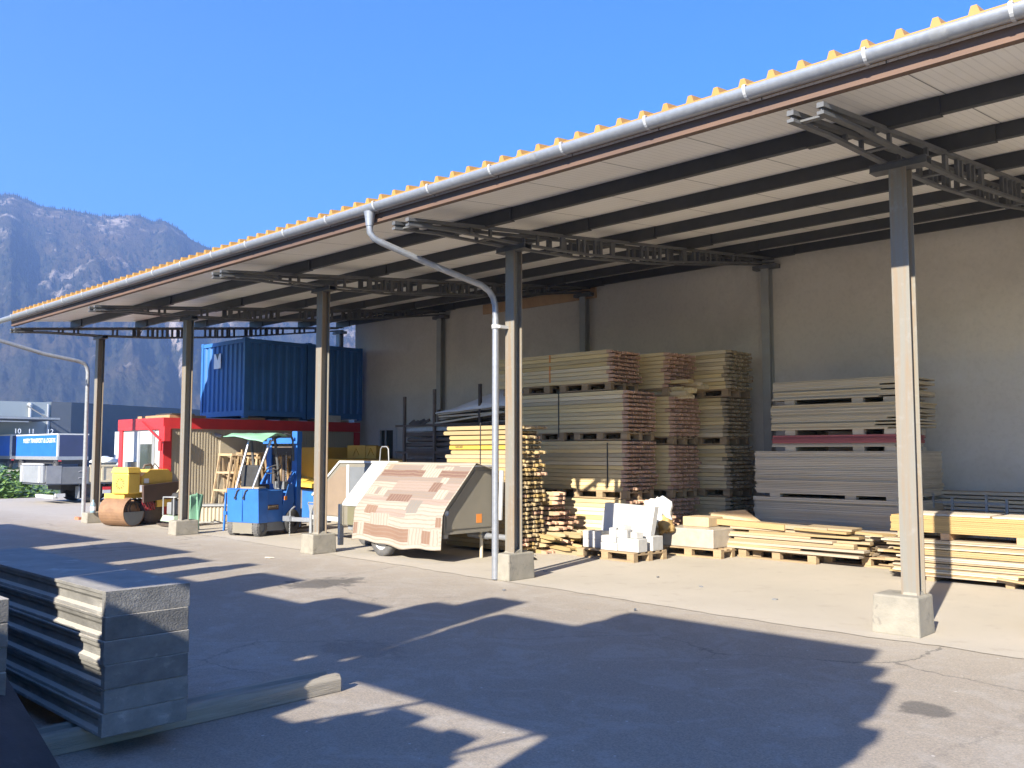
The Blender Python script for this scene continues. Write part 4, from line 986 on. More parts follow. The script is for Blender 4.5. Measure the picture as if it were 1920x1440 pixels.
tA, TA = site_trailer('box_trailer', 'grey wedge shaped box trailer under a patterned carpet', -9.75, -7.17, .56, 1.62, .45, .78, 1.46, 1.18, 1, 'trailer_grey', 'trailer_grey', 'white_paint', (-8.45,1.1,0))
for y in (.62, 1.62-.06):
    wheel(tA, (-8.62+8.45, y-1.1-.06, .29), .29, .15, 'y', 'white_paint', 'tyre_grey')
m = MB(); m.T = TA; m.tube([(-7.6,1.5,.36),(-6.7,1.5,.36)],.045,12); m.tube([(-7.45,1.5,.36),(-7.15,1.5,.36)],.055,12); obj('drawbar', m, MT['galv'], tA)
m = MB(); m.T = TA; m.tube([(-7.28,1.47,.013),(-7.28,1.47,.74)],.028,10); m.tube([(-7.28,1.41,.80),(-7.28,1.42,.75),(-7.28,1.47,.735),(-7.28,1.52,.75),(-7.28,1.53,.80)],.01,6); m.lathe([(.05,-.02),(.05,.02)],'z',(-7.28,1.47,.36),12); obj('jockey_stand', m, MT['cream'], tA)
m = MB(); m.T = TA; m.box(-7.163,-7.155,1.24,1.36,.58,.72); obj('reflector', m, MT['orange'], tA)
m = MB(); m.T = TA; m.lathe([(.001,-.012),(.04,-.012),(.045,0),(.04,.01)],'x',(-7.14,.60,.76),14); m.lathe([(.001,-.012),(.05,-.012),(.055,.012)],'x',(-7.15,1.75,.80),14); obj('side_lamp', m, MT['strap'], tA)
m = MB(); m.T = TA; m.box(-9.82,-9.77,.5,1.0,.46,.80); m.box(-9.86,-9.80,.52,.60,.10,.80); m.bar((-9.83,.55,.62),(-9.60,.75,.25),.05,.02); obj('tail_bracket', m, MT['alu'], tA)
m = MB(); m.T = TA; m.box(-9.62,-9.2,.545,.559,.46,.77); obj('khaki_panel', m, MT['olive'], tA)
m = MB(); m.T = TA; m.tube([(-9.75,1.32,1.49),(-9.72,1.32,1.75),(-9.68,1.32,1.79),(-9.55,1.32,1.79),(-9.50,1.32,1.75),(-9.48,1.32,1.49)],.012,6); obj('wire_handle', m, MT['galv_dull'], tA)
def carpet():
    x0, x1 = -9.30, -7.09
    # profile from back of the lid over the ridge, down the slope, then hanging
    path = [(1.52,1.47),(1.18,1.505),(.54,.825),(.475,.72),(.45,.45),(.43,.21)]
    ds = [0]
    for a,b in zip(path,path[1:]): ds.append(ds[-1]+math.hypot(b[0]-a[0],b[1]-a[1]))
    Ltot = ds[-1]
    def pos(u, v):
        s = v*Ltot
        for k in range(len(path)-1):
            if s <= ds[k+1]+1e-9:
                f = (s-ds[k])/(ds[k+1]-ds[k]); y = path[k][0]+(path[k+1][0]-path[k][0])*f; z = path[k][1]+(path[k+1][1]-path[k][1])*f; break
        x = x0+(x1-x0)*u
        if v < .16: x += .10*(1-v/.16)*(u-.2); z -= .07*(1-v/.16)*max(0,u-.85)/.15
        hang = max(0, (v-.62)/.38)
        y -= .012*math.sin(u*9+1)*hang + .015*hang*math.sin(u*23)
        z += hang*(.03*math.sin(u*7.5+.6) - .05*max(0,u-.35) + .012*math.sin(u*19))
        y -= .006 + .004*noise.noise(Vector((u*5,v*6,1)))
        z += .008 + .006*noise.noise(Vector((u*6,v*7,5)))
        return (x,y,z)
    nu, nv = 96, 90
    m = MB(); m.grid(pos, nu, nv)
    me = m.mesh('patterned_carpet', MT['carpet'])
    o = link('patterned_carpet', me); so_ = o.modifiers.new('thick','SOLIDIFY'); so_.thickness = .008; so_.offset = -1
    uv = me.uv_layers.new(name='UVMap')
    lis = [(j*(nu+1)+i) for j in range(nv+1) for i in range(nu+1)]
    for lp in me.loops:
        k = lp.vertex_index; uv.data[lp.index].uv = ((k%(nu+1))/nu, (k//(nu+1))/nv)
    cream=(.66,.60,.51); mauve=(.47,.39,.34); pink=(.57,.46,.40); brown=(.36,.225,.18); rust=(.45,.29,.21); grey=(.42,.39,.355); white=(.70,.64,.54)
    # v measured from ridge side; slope starts ~.17
    V0 = ds[1]/Ltot
    P = [(0,1,0,1,cream,0),(0,1,.0,V0+.02,cream,0),
      (.05,.30,V0+.02,.27,(.60,.48,.36),1),(.10,.85,V0+.03,.27,mauve,0),(.46,.60,V0+.02,.28,cream,1),(.70,.80,V0+.04,.30,cream,1),(.80,1,V0+.04,.28,mauve,0),
      (.02,.52,.27,.34,brown,0),(.52,.70,.25,.36,white,1),(.70,1,.27,.34,brown,0),
      (0,1,.34,.41,mauve,0),(.76,.83,.35,.41,white,1),(0,.30,.41,.50,cream,0),(.28,.72,.39,.50,pink,0),(.70,.80,.40,.52,brown,1),(.80,1,.41,.50,pink,0),
      (.0,.10,.48,.56,white,1),(.10,.16,.48,.56,mauve,1),(.16,.24,.48,.56,white,1),(.24,.80,.50,.585,mauve,0),(.80,.92,.48,.58,white,1),(.92,1,.5,.58,mauve,0),
      (0,1,.58,.63,pink,0),(.30,.56,.54,.62,brown,1),(0,.58,.62,.71,cream,0),(.58,.72,.60,.73,grey,1),(.72,1,.63,.72,cream,0),
      (.12,.26,.68,.76,rust,1),(.26,.60,.70,.76,pink,0),(.60,1,.72,.77,cream,0),(.94,1,.74,.82,rust,1),
      (0,.22,.76,.84,white,0),(.2,.42,.75,.85,cream,1),(.42,.90,.76,.85,white,0),(.0,.06,.84,.94,rust,1),(.06,.16,.84,.96,cream,1),
      (.14,.66,.85,.95,rust,0),(.66,.82,.84,.965,cream,1),(.80,.90,.86,.96,rust,1),(.90,.98,.84,.965,cream,1),(0,1,.972,1,white,0),(.985,1,0,1,white,0),(0,.012,.2,1,white,0)]
    ca = me.color_attributes.new('patch','FLOAT_COLOR','CORNER'); st = me.attributes.new('stripe','FLOAT','FACE')
    for p in me.polygons:
        k = p.vertices[0]; u = ((k%(nu+1))+.5)/nu; v = ((k//(nu+1))+.5)/nv
        col, s = cream, 0
        for (a,b,c,d,cc,ss) in P:
            if a <= u < b and c <= v < d: col, s = cc, ss
        col = tuple(.46*q**1.12 for q in col)
        for li in p.loop_indices: ca.data[li].color = (*col,1)
        st.data[p.index].value = s
    tag(o, 'patchwork patterned brown and cream carpet hanging over the grey trailer', 'carpet')
carpet()
m = MB(); m.hexa([(-6.98,1.55,.62),(-6.92,1.55,.62),(-6.92,1.58,.62),(-6.98,1.58,.62),(-7.0,1.60,1.40),(-6.93,1.60,1.40),(-6.93,1.63,1.40),(-7.0,1.63,1.40)])
tag(obj('white_lath', m, MT['white_paint']), 'white lath standing between the carpet trailer and the gutter pipe', 'lath')
tag(obj('rag_heap', blob((-6.72,1.75,.06),.13,(1.6,1,.55),1.1,5.0), MT['dark_sheet']), 'small dark rag heap on the floor behind the downpipe', 'rag')

tB = thing('box_trailer', 'pale box trailer with plywood front and slanted nose behind the carpet trailer', 'trailer', (-10.6,1.9,0))
TB = Matrix.Translation((10.6,-1.9,0))
m = MB(); m.T = TB; m.prism([(-11.82,.42),(-9.2,.42),(-9.2,1.50),(-10.95,1.50),(-11.82,.86)],'y',1.32,2.7); obj('body', m, MT['trailer_grey'], tB)
m = MB(); m.T = TB; m.prism([(-11.74,.50),(-10.72,.50),(-10.72,1.42),(-10.93,1.42),(-11.74,.84)],'y',1.308,1.318); obj('plywood_side', m, MT['beige_smooth'], tB)
m = MB(); m.T = TB; m.box(-10.62,-9.3,1.306,1.316,.5,1.42); obj('dark_side', m, MT['grey_box'], tB)
m = MB(); m.T = TB; m.box(-10.72,-10.64,1.30,1.318,.45,1.46); m.box(-11.82,-9.2,1.30,1.318,.40,.48); m.bar((-11.84,1.31,.86),(-10.95,1.31,1.51),.03,.04); m.bar((-10.95,1.31,1.515),(-9.2,1.31,1.515),.03,.04); obj('edge_frame', m, MT['white_paint'], tB)
m = MB(); m.T = TB; m.bar((-12.9,1.45,.34),(-11.7,1.62,.36),.07,.08); m.box(-13.0,-12.75,1.38,1.5,.30,.40); m.tube([(-12.82,1.44,.38),(-12.82,1.44,.50),(-12.76,1.44,.55),(-12.66,1.44,.60)],.018,6); m.bar((-12.2,1.5,.42),(-11.8,1.6,.55),.02); obj('drawbar', m, MT['galv'], tB)
m = MB(); m.T = TB; m.tube([(-12.10,1.46,.02),(-12.10,1.46,.55)],.035,10); m.hexa([(-12.14,1.45,.50),(-12.06,1.45,.50),(-12.06,1.47,.50),(-12.14,1.47,.50),(-12.19,1.45,.66),(-12.01,1.45,.66),(-12.01,1.47,.66),(-12.19,1.47,.66)]); m.tube([(-12.2,1.46,.66),(-12.2,1.46,.70),(-12.0,1.46,.70),(-12.0,1.46,.66)],.014,6); obj('jockey_stand', m, MT['galv_dull'], tB)
m = MB(); m.T = TB
for k in range(7): m.tube([(-12.80+.01*math.cos(a*1.05),1.42+.014*math.sin(a*1.05)*(k%2),.28-.04*k+.024*math.sin(a*1.05)) for a in range(6)],.006,5,False,True)
obj('safety_chain', m, MT['galv_dull'], tB)
wheel(tB, (-10.2+10.6, 1.4-1.9+.02, .29), .29, .15, 'y', 'white_paint', 'tyre_grey')
m = MB(); m.box(-10.95,-10.72,2.0,2.3,.011,.20); tag(obj('brick_pack', m, MT['terracotta'], bev=.005), 'terracotta brick lying between the two trailers', 'brick')
m = MB(); m.box(-10.86,-10.74,2.05,2.2,.201,.29); tag(obj('small_carton', m, MT['white_paint']), 'small white carton on the terracotta brick between the trailers', 'carton')

# ------------------------------------------------------------------ forklift (origin: middle of the rear, y forward)
def forklift():
    t = thing('forklift', 'old blue forklift with worn paint, tube posts and a green canopy sheet', 'forklift', (-13.38,.70,.01), R(15)); t.scale = (1,.84,1)
    W_ = .43
    def ob(n, m, mat, p=t, **k): return obj(n, m, MT[mat], p, **k)
    m = MB(); m.hexa([(-W_,0,.27),(W_,0,.27),(W_,.30,.27),(-W_,.30,.27),(-W_,-.03,.93),(W_,-.03,.93),(W_,.30,.93),(-W_,.30,.93)]); ob('counterweight', m, 'blue_paint', bev=.012)
    m = MB(); m.box(-.006,.006,-.036,-.02,.3,.92); m.box(-W_,W_,-.03,.29,.935,.95); ob('rear_seam', m, 'blue_paint')
    m = MB(); m.box(-W_+.01,W_-.01,.306,.80,.27,.91); ob('battery_case', m, 'blue_paint', bev=.01)
    m = MB(); m.box(-W_+.01,W_-.01,.806,1.18,.25,.62); m.hexa([(-W_,.815,.621),(W_,.815,.621),(W_,1.2,.621),(-W_,1.2,.621),(-W_,1.0,1.02),(W_,1.0,1.02),(W_,1.16,1.02),(-W_,1.16,1.02)]); ob('front_cowl', m, 'blue_paint')
    m = MB(); m.box(-W_+.03,W_-.03,.10,1.15,.10,.265); ob('skirt', m, 'grey_box')
    m = MB(); m.box(-.27,.27,-.01,.12,.06,.27); ob('steer_axle_housing', m, 'trailer_grey')
    m = MB(); m.box(W_-.008,W_+.004,.30,.66,.52,.62); pl_ = ob('name_plate', m, 'brown_sheet')
    text_mesh('FENWICK', .075, MT['plank'], pl_, Matrix.Translation((W_+.006,.48,.57)) @ Matrix.Rotation(R(90),4,'Z') @ Matrix.Rotation(R(90),4,'X'))
    for x in (-.34,.34):
        m = MB(); m.lathe([(.08,-.075),(.15,-.075),(.17,-.05),(.17,.05),(.15,.075),(.08,.075)],'x',(x,.15,.17),24)
        for k in range(20):
            a = 2*math.pi*k/20; m.bar((x-.07,.15+.168*math.cos(a),.17+.168*math.sin(a)),(x+.07,.15+.168*math.cos(a+.15),.17+.168*math.sin(a+.15)),.025,.02,up=(0,math.cos(a),math.sin(a)))
        w_ = ob('tyre', m, 'tyre_grey'); m = MB(); m.lathe([(.001,-.05),(.1,-.05),(.1,.05),(.001,.05)],'x',(x,.15,.17),16); ob('rim', m, 'grey_box', w_)
    for x in (-.40,.40):
        m = MB(); m.lathe([(.1,-.09),(.22,-.09),(.25,-.06),(.25,.06),(.22,.09),(.1,.09)],'x',(x,1.13,.25),26); w_ = ob('tyre', m, 'black'); m = MB(); m.lathe([(.001,-.05),(.13,-.06),(.13,.06),(.001,.05)],'x',(x,1.13,.25),18); ob('rim', m, 'tyre_grey', w_)
    # mast: two uprights, inner rails, crossheads, chain, cylinders
    for x in (-.36,.36):
        m = MB(); m.box(x-.07,x+.07,1.28,1.44,.12,1.98); ob('mast_rail', m, 'blue_paint')
        m = MB(); m.box(x*.72-.035,x*.72+.035,1.32,1.42,.15,1.95); ob('inner_rail', m, 'rust_steel')
        m = MB(); m.bar((x,1.0,.95),(x,1.27,1.25),.07); ob('tilt_strut', m, 'blue_paint')
    m = MB(); m.box(-.48,.48,1.20,1.28,1.86,1.91); m.box(-.2,.3,1.24,1.28,1.90,1.98); m.box(.30,.44,1.26,1.44,1.90,2.12); ob('mast_head', m, 'blue_paint')
    m = MB(); m.box(-.33,.33,1.30,1.36,1.62,1.80); ob('cross_member', m, 'rust_steel')
    m = MB(); m.tube([(0,1.36,.2),(0,1.36,1.7)],.035,10); ob('lift_cylinder', m, 'rust_steel')
    m = MB()
    for k in range(30): m.box(.10,.125,1.30,1.315,.5+.04*k,.525+.04*k)
    ob('lift_chain', m, 'chrome')
    m = MB(); m.box(-.42,.42,1.45,1.50,.10,.5); ob('fork_carriage', m, 'rust_steel')
    for x in (-.25,.25):
        m = MB(); m.box(x-.06,x+.06,1.50,1.54,.06,.6); m.box(x-.06,x+.06,1.54,2.5,.06,.10); ob('fork', m, 'rust_steel')
    # canopy on bent tubes
    for x, a in ((-.22,0),(.24,.14)):
        m = MB(); m.tube([(x,.02,.95),(x+.1+a,.30,1.93)],.028,8); ob('canopy_post', m, 'chrome')
    m = MB(); m.tube([(.30,.85,.95),(.34,.72,1.4),(.36,.58,1.94)],.03,8); m.tube([(-.30,.85,.95),(-.34,.72,1.4),(-.30,.58,1.96)],.03,8); m.tube([(.36,.55,1.96),(.37,.95,2.05),(.37,1.12,2.03),(.37,1.2,1.92),(.37,1.22,1.5)],.025,8); ob('canopy_post', m, 'steel_dark')
    m = MB()
    def cf(u, v):
        x = -.55+1.1*u; y = -.06+.84*v
        return (x, y, 2.02 + .05*math.sin(math.pi*v) - .16*max(0,u-.3)*max(0,.55-v)*2.2 + .02*noise.noise(Vector((u*4,v*4,2))) - .05*(1-u)*max(0,.3-v))
    m.grid(cf, 20, 16); cv = ob('canopy_sheet', m, 'green_cloth', fixn=False); s_ = cv.modifiers.new('t','SOLIDIFY'); s_.thickness = .012
    m = MB(); m.tube([(.22+.17*math.cos(a*math.pi/12),0.72+.17*math.sin(a*math.pi/12)*.86,1.33+.17*math.sin(a*math.pi/12)*.5) for a in range(24)],.013,6,False,True); m.bar((.06,.72,1.33),(.38,.72,1.33),.03,.012); m.tube([(.22,.72,1.33),(.22,.95,1.0)],.02,8); ob('steering_wheel', m, 'black')
    m = MB(); m.box(-.32,.16,.28,.38,.97,1.42); m.box(-.32,.16,.34,.70,.92,1.02); ob('seat', m, 'black', bev=.03)
    m = MB(); m.box(-.1,.40,.02,.26,.951,.985); ob('timber_wedge', m, 'plank')
    m = MB(); m.box(.15,.42,.85,1.0,.92,1.08); m.tube([(.2,.78,.95),(.22,.72,1.12)],.01,6); m.tube([(.3,.78,.95),(.32,.72,1.10)],.01,6); ob('control_box', m, 'grey_box')
    m = MB(); m.box(.436,.45,.84,.93,.70,.78); ob('indicator', m, 'orange')
    m = MB(); m.bar((-.5,-.02,.1),(-.46,-.02,.86),.035); m.bar((-.5,-.02,.45),(-.42,-.02,.45),.06,.07); ob('rear_bracket', m, 'blue_paint')
    m = MB()
    for x in (-.18,.05): m.tube([(x,-.05,.78),(x+.05,-.05,.9),(x+.1,-.04,.93)],.014,6); m.lathe([(.03,-.008),(.03,.008),(.012,.008)],'y',(x,-.05,.76),12)
    ob('tow_hook', m, 'black')
forklift()

# ------------------------------------------------------------------ roller, compactor, corrugated crate, trestles, skip, rack
def roller():
    t = thing('trench_roller', 'yellow trench roller with rusty trough in front and dark brown cover', 'roller', (-17.45,.42,.01), R(22)); t.scale = (.92,.92,.94)
    def ob(n, m, mat, p=t, **k): return obj(n, m, MT[mat], p, **k)
    # open sheet trough with a padded drum inside, a second drum behind
    def half(m, r0, r1, a0, a1, xa, xb, yc, zc_, n=20):
        p0 = [(yc+r0*math.cos(a0+(a1-a0)*k/n), zc_+r0*math.sin(a0+(a1-a0)*k/n)) for k in range(n+1)]
        p1 = [(yc+r1*math.cos(a0+(a1-a0)*k/n), zc_+r1*math.sin(a0+(a1-a0)*k/n)) for k in range(n+1)]
        for k in range(n):
            q = [p0[k],p0[k+1],p1[k+1],p1[k]]; m.hexa([(xa,*q[0]),(xb,*q[0]),(xb,*q[3]),(xa,*q[3]),(xa,*q[1]),(xb,*q[1]),(xb,*q[2]),(xa,*q[2])])
    m = MB(); half(m,.335,.35,R(105),R(355),-.80,.0,-.22,.35); ob('trough', m, 'brown_rust')
    m = MB(); m.prism([(-.22+.334*math.cos(R(180)+math.pi*k/20), .35+.334*math.sin(R(180)+math.pi*k/20)) for k in range(21)],'x',-.03,-.01); ob('trough_end', m, 'grey_box')
    for yy, rr in ((-.20,.24),(.52,.30)):
        m = MB(); m.lathe([(.001,-.9),(rr,-.9),(rr,-.06),(.001,-.06)],'x',(0,yy,.36 if yy<0 else .31),28)
        for a_ in range(10):
            for q in range(5):
                an = 2*math.pi*a_/10; m.bar((-.85+.17*q,yy+rr*math.cos(an),(.36 if yy<0 else .31)+rr*math.sin(an)),(-.77+.17*q,yy+rr*math.cos(an),(.36 if yy<0 else .31)+rr*math.sin(an)),.06,.05,up=(0,math.cos(an),math.sin(an)))
        ob('padded_drum', m, 'brown_rust' if yy<0 else 'rust_steel')
    for y in (.05,.15):
        m = MB(); m.tube([(-.05,y-.3+.16*math.cos(a*.5),.42+.16*math.sin(a*.5)) for a in range(11)],.012,6); ob('hydraulic_hose', m, 'black')
    m = MB(); m.box(-.85,-.2,-.35,.75,.66,.78); ob('chassis', m, 'yellow_paint')
    m = MB(); m.box(-.55,-.02,-.42,-.02,.78,1.28); ob('engine_hood', m, 'yellow_paint', bev=.03)
    m = MB(); m.hexa([(-.57,-.44,1.282),(0,-.44,1.282),(0,0,1.282),(-.57,0,1.282),(-.53,-.40,1.42),(-.06,-.40,1.42),(-.06,-.02,1.42),(-.53,-.02,1.42)]); ob('hood_lid', m, 'yellow_paint', bev=.01)
    m = MB()
    for k in range(12):
        a = 2*math.pi*k/12; m.bar((-.28+.09*math.cos(a),-.424,1.03+.09*math.sin(a)),(-.28+.14*math.cos(a),-.424,1.03+.14*math.sin(a)),.012,.02)
    ob('cooling_slot', m, 'letters_dark')
    m = MB(); m.prism([(.06,.98),(1.12,.98),(1.12,1.25),(.95,1.36),(.30,1.36),(.06,1.2)],'x',-.6,-.04); ob('tank_hood', m, 'yellow_paint', bev=.02)
    m = MB(); m.box(-.038,-.032,.12,.28,1.02,1.14); sg = ob('warning_sticker', m, 'letters_white')
    m = MB(); m.tube([(-.3,.35,1.37),(-.3,.4,1.46),(-.25,.55,1.48),(-.25,.62,1.38)],.03,8); m.tube([(-.3,.6,1.37),(-.25,.7,1.5),(-.2,.8,1.37)],.02,8); ob('exhaust', m, 'rust_steel')
    m = MB(); m.hexa([(.03,-.0,.55),(.09,-.0,.55),(.09,1.45,.68),(.03,1.45,.68),(.03,-.02,.98),(.09,-.02,.98),(.09,1.5,1.06),(.03,1.5,1.06)]); ob('side_cover', m, 'brown_sheet', bev=.01)
    m = MB()
    for k in range(7):
        m.tube([(.0,.0+.06*k,.62-.02*(k%3)),(.04+.02*(k%2),.06+.06*k,.45-.03*(k%4)),(.02,.16+.05*k,.36),(-.03,.22+.05*k,.42+.02*k)],.011,6)
    ob('cable_tangle', m, 'red_gloss')
    m = MB(); m.box(-.12,.0,.55,1.05,.42,.60); ob('yoke', m, 'yellow_paint')
    m = MB()
    for k in range(9): m.bar((-.03,.75+.045*k,.66),(-.03,.77+.045*k,.74),.02)
    ob('hydraulic_fitting', m, 'chrome')
    m = MB(); m.box(-.95,-.1,.62,.70,.05,.25); ob('scraper', m, 'rust_steel')
roller()
def compactor():
    t = thing('plate_compactor', 'small green frame compactor with dark engine beside the fourth column', 'compactor', (-16.55,.82,.011))
    def ob(n, m, mat, p=t, **k): return obj(n, m, MT[mat], p, **k)
    m = MB(); m.hexa([(-.38,-.2,.02),(.25,-.2,.02),(.25,.25,.02),(-.38,.25,.02),(-.45,-.24,.07),(.30,-.24,.07),(.30,.28,.07),(-.45,.28,.07)]); ob('base_plate', m, 'rust_steel')
    m = MB(); m.hexa([(-.36,-.2,.12),(.28,-.2,.12),(.28,.24,.12),(-.36,.24,.12),(-.30,-.16,.26),(.24,-.16,.26),(.24,.2,.26),(-.30,.2,.26)]); ob('deck', m, 'green_paint', bev=.02)
    m = MB()
    for x,y in ((-.30,-.15),(.22,-.15),(.22,.2),(-.30,.2)): m.tube([(x,y,.25),(x,y,.66)],.018,8)
    m.tube([(-.30,-.15,.66),(.22,-.15,.68),(.22,.2,.68),(-.30,.2,.66)],.018,8,False,True); ob('guard_frame', m, 'galv_dull')
    m = MB(); m.box(-.25,.0,-.1,.15,.27,.55); ob('fuel_tank', m, 'alu', bev=.03)
    m = MB(); m.lathe([(.001,.0),(.15,.0),(.16,.05),(.13,.10),(.001,.12)],'z',(.10,.02,.66),18); m.box(-.02,.2,-.1,.14,.27,.62); ob('engine', m, 'black', bev=.01)
    m = MB()
    for k in range(12): m.box(.201,.215,-.09+.02*k,-.08+.02*k,.3,.6)
    ob('cooling_fin', m, 'chrome')
    m = MB(); m.tube([(-.1,0,.66),(.0,.06,.82),(.1,.12,.9)],.014,6); m.tube([(.1,.12,.84),(.1,.12,.93)],.01,6); ob('starter_handle', m, 'cream')
compactor()
def cl(u, v):
    return (-15.55+.35*u-.10*(1-v), .75+.10*math.sin(u*9)*(.3+.7*(1-v))+.12*u, .012+.78*v - .05*abs(u-.5))
m = MB(); m.grid(lambda u,v: (-15.30-.22*(1-v)*(1-u)-.02*u, .55+.05*math.sin(u*11+v*3)+.25*u, .02+.80*v*(1-.15*abs(u-.6))), 14, 16)
o = obj('green_tarpaulin', m, MT['green_cloth'], fixn=False); s_ = o.modifiers.new('t','SOLIDIFY'); s_.thickness=.015
tag(o, 'folded green plastic sheet hanging against the fourth column', 'tarpaulin')
def crate():
    t = thing('corrugated_crate', 'low grey crate of corrugated sheet beside the forklift', 'crate', (-17.55,2.15,.011), R(47))
    m = MB(); pts = []; n = 22; Lc = 2.0
    for i in range(n*6+1):
        u = i/(n*6); pts.append((-Lc/2+Lc*u, .02*math.cos(2*math.pi*u*n)))
    vs_ = [(x,y-.35,z) for z in (.02,.38) for x,y in pts]; k = len(pts); m.add(vs_, [(i,i+1,i+1+k,i+k) for i in range(k-1)], True); obj('corrugated_side', m, MT['beige'], t)
    m = MB(); m.box(-Lc/2,Lc/2,-.32,.4,.0,.38); obj('box', m, MT['grey_box'], t)
    m = MB(); m.box(-Lc/2-.02,Lc/2+.02,-.40,-.32,.385,.43); m.box(-Lc/2-.02,Lc/2+.02,-.32,.42,.385,.41); m.box(-Lc/2,Lc/2,-.39,-.36,.0,.025); obj('rim', m, MT['galv_dull'], t)
crate()
def trestles():
    proto = None
    for k in range(9):
        h = random.uniform(1.42,1.62)
        x, y = -17.45+.02*k+random.uniform(-.03,.03), 2.55+.30*k*.62
        if proto is None:
            t = thing('wooden_trestle', '', 'trestle', (x,y,.42)); proto = t
            for sy in (-.32,.32):
                for sx in (-.20,.20):
                    m = MB(); m.bar((sx,sy*1.1,0),(sx*.15,sy,1.25),.045,.035); obj('leg', m, MT['trestle'], t)
            for z in (.35,.8):
                for sx in (-1,1):
                    m = MB(); m.bar((sx*.2*(1-z/1.5),-.33,z),(sx*.2*(1-z/1.5),.33,z),.03,.05); obj('rung', m, MT['trestle'], t)
            m = MB(); m.box(-.05,.05,-.36,.36,1.23,1.29); obj('top_bar', m, MT['trestle'], t)
            o = t
        else: o = dup(proto, (x,y,.42), 0)
        o.rotation_euler = (0, R(random.uniform(-4,6)), R(random.uniform(60,115))); o.scale = (1,1,h/1.62)
        if k == 0: o['label'] = 'orange wooden trestle nearest the camera at the left of the trestle row'; o.rotation_euler = (0,0,R(88)); 
        else: o['label'] = 'folded wooden trestle leaning in the row before the ribbed cabin side'; o['group'] = 'wooden trestles by the cabin'
trestles()
for k in range(16):
    m = MB(); l = random.uniform(.9,1.35); m.bar((0,0,0),(random.uniform(-.12,.12),random.uniform(-.2,.2),l),random.uniform(.03,.05),.03)
    tag(obj('loose_lath', m, MT['trestle'], None, (-17.35+random.uniform(-.1,.1), 2.7+.11*k, .43)), 'loose wooden lath leaning among the trestles by the cabin', 'lath', 'laths among the trestles')
m = MB(); m.box(-17.3,-16.5,3.9,4.5,.011,.75); tag(obj('carton_box', m, MT['carton'], bev=.01), 'brown carton box behind the forklift steering wheel', 'box')
for k,(dx,dy,dz,r_) in enumerate(((-.25,.1,.80,.16),(.05,.05,.84,.18),(.28,.2,.80,.15),(.12,.35,.98,.14))):
    tag(obj('orange_sack', blob((-16.9+dx,4.1+dy,dz+.05),r_,(1.2,1,.8),.6,k+11), MT['orange' if k%2==0 else 'carton']), 'crumpled orange sack on the brown carton behind the forklift', 'sack', 'orange sacks on the carton')
def skip():
    t = thing('waste_skip', 'large ochre yellow skip with sloped end behind the forklift', 'skip', (-15.2,5.3,.01))
    T = Matrix.Translation((15.2,-5.3,0))
    y0, y1 = 4.6, 6.3
    m = MB(); m.T = T; m.prism([(-16.2,.35),(-13.4,.2),(-12.9,1.47),(-16.35,1.52)],'y',y0,y1); obj('hull', m, MT['ochre'], t)
    m = MB(); m.T = T; m.box(-16.5,-12.85,y0-.05,y0+.03,1.42,1.50); m.box(-16.5,-12.85,y1-.03,y1+.05,1.42,1.50); obj('rim', m, MT['ochre'], t)
    for x in (-15.4,-14.4,-13.6):
        m = MB(); m.T = T; m.box(x-.05,x+.05,y0-.05,y0-.001,.3,1.42); obj('rib', m, MT['ochre'], t)
    m = MB(); m.T = T; m.hexa([(-16.95,y0-.3,.55),(-16.25,y0-.3,.55),(-16.25,y1,.55),(-16.95,y1,.55),(-16.9,y0-.3,1.80),(-16.35,y0-.2,1.80),(-16.35,y1,1.80),(-16.9,y1,1.80)]); obj('end_wall', m, MT['ochre'], t)
    m = MB(); m.T = T; m.hexa([(-16.9,y0-.7,.85),(-15.6,y0-.7,.80),(-15.6,y0-.06,.80),(-16.9,y0-.32,.85),(-16.9,y0-.7,.93),(-15.7,y0-.7,.90),(-15.8,y0-.06,1.0),(-16.9,y0-.32,1.05)]); obj('lip', m, MT['yellow_paint'], t)
    m = MB(); m.T = T; m.box(-16.6,-15.5,y0-.5,y0-.1,.05,.75); obj('lift_frame', m, MT['blue_paint'], t)
skip()
for k,(x,l) in enumerate(((-15.35,.75),(-14.75,.42))):
    m = MB(); m.box(x-l/2,x+l/2,4.9,5.3,1.53,1.86-.02*k); m.tube([(x-.12,4.89,1.6),(x,4.89,1.78),(x+.12,4.89,1.62)],.015,6)
    tag(obj('yellow_crate', m, MT['ochre'], bev=.03), ('longer' if k==0 else 'shorter')+' yellow plastic crate standing on the skip rim', 'crate')
def rack():
    t = thing('pipe_rack', 'rusty stillage of steel tubes with upright posts by the back wall', 'rack', (-10.9,4.4,.01))
    T = Matrix.Translation((10.9,-4.4,0))
    for x,zt in ((-12.35,2.9),(-11.35,3.02),(-9.95,3.06)):
        for y in (4.0,5.0):
            m = MB(); m.T = T; m.box(x-.028,x+.028,y-.028,y+.028,0,zt if y<4.5 else zt-.25); obj('post', m, MT['rust_steel'], t)
    for zz in (.3,1.0,1.7,2.28):
        m = MB(); m.T = T; m.box(-12.6,-9.2,3.94,3.99,zz-.05,zz); m.box(-12.6,-9.2,5.01,5.06,zz-.05,zz); obj('rail', m, MT['rust_steel'], t)
    return t
rack()
for r in range(16):
    for c in range(5):
        z = .42+r*.115; y = 4.10+c*.2
        l = random.uniform(2.4,3.0)
        m = MB(); k = random.random()
        if k < .6: m.box(-l/2,l/2,-.08,.08,0,.09)
        else: m.tube([(-l/2,0,.05),(l/2,0,.05)],.048,8)
        tag(obj('steel_tube', m, MT['galv_dull' if random.random()<.18 else 'rust_steel'], None, (-12.45+l/2+random.uniform(-.06,.25), y, z)), 'dark steel tube stacked in the rusty stillage', 'tube', 'tubes in the rusty stillage')
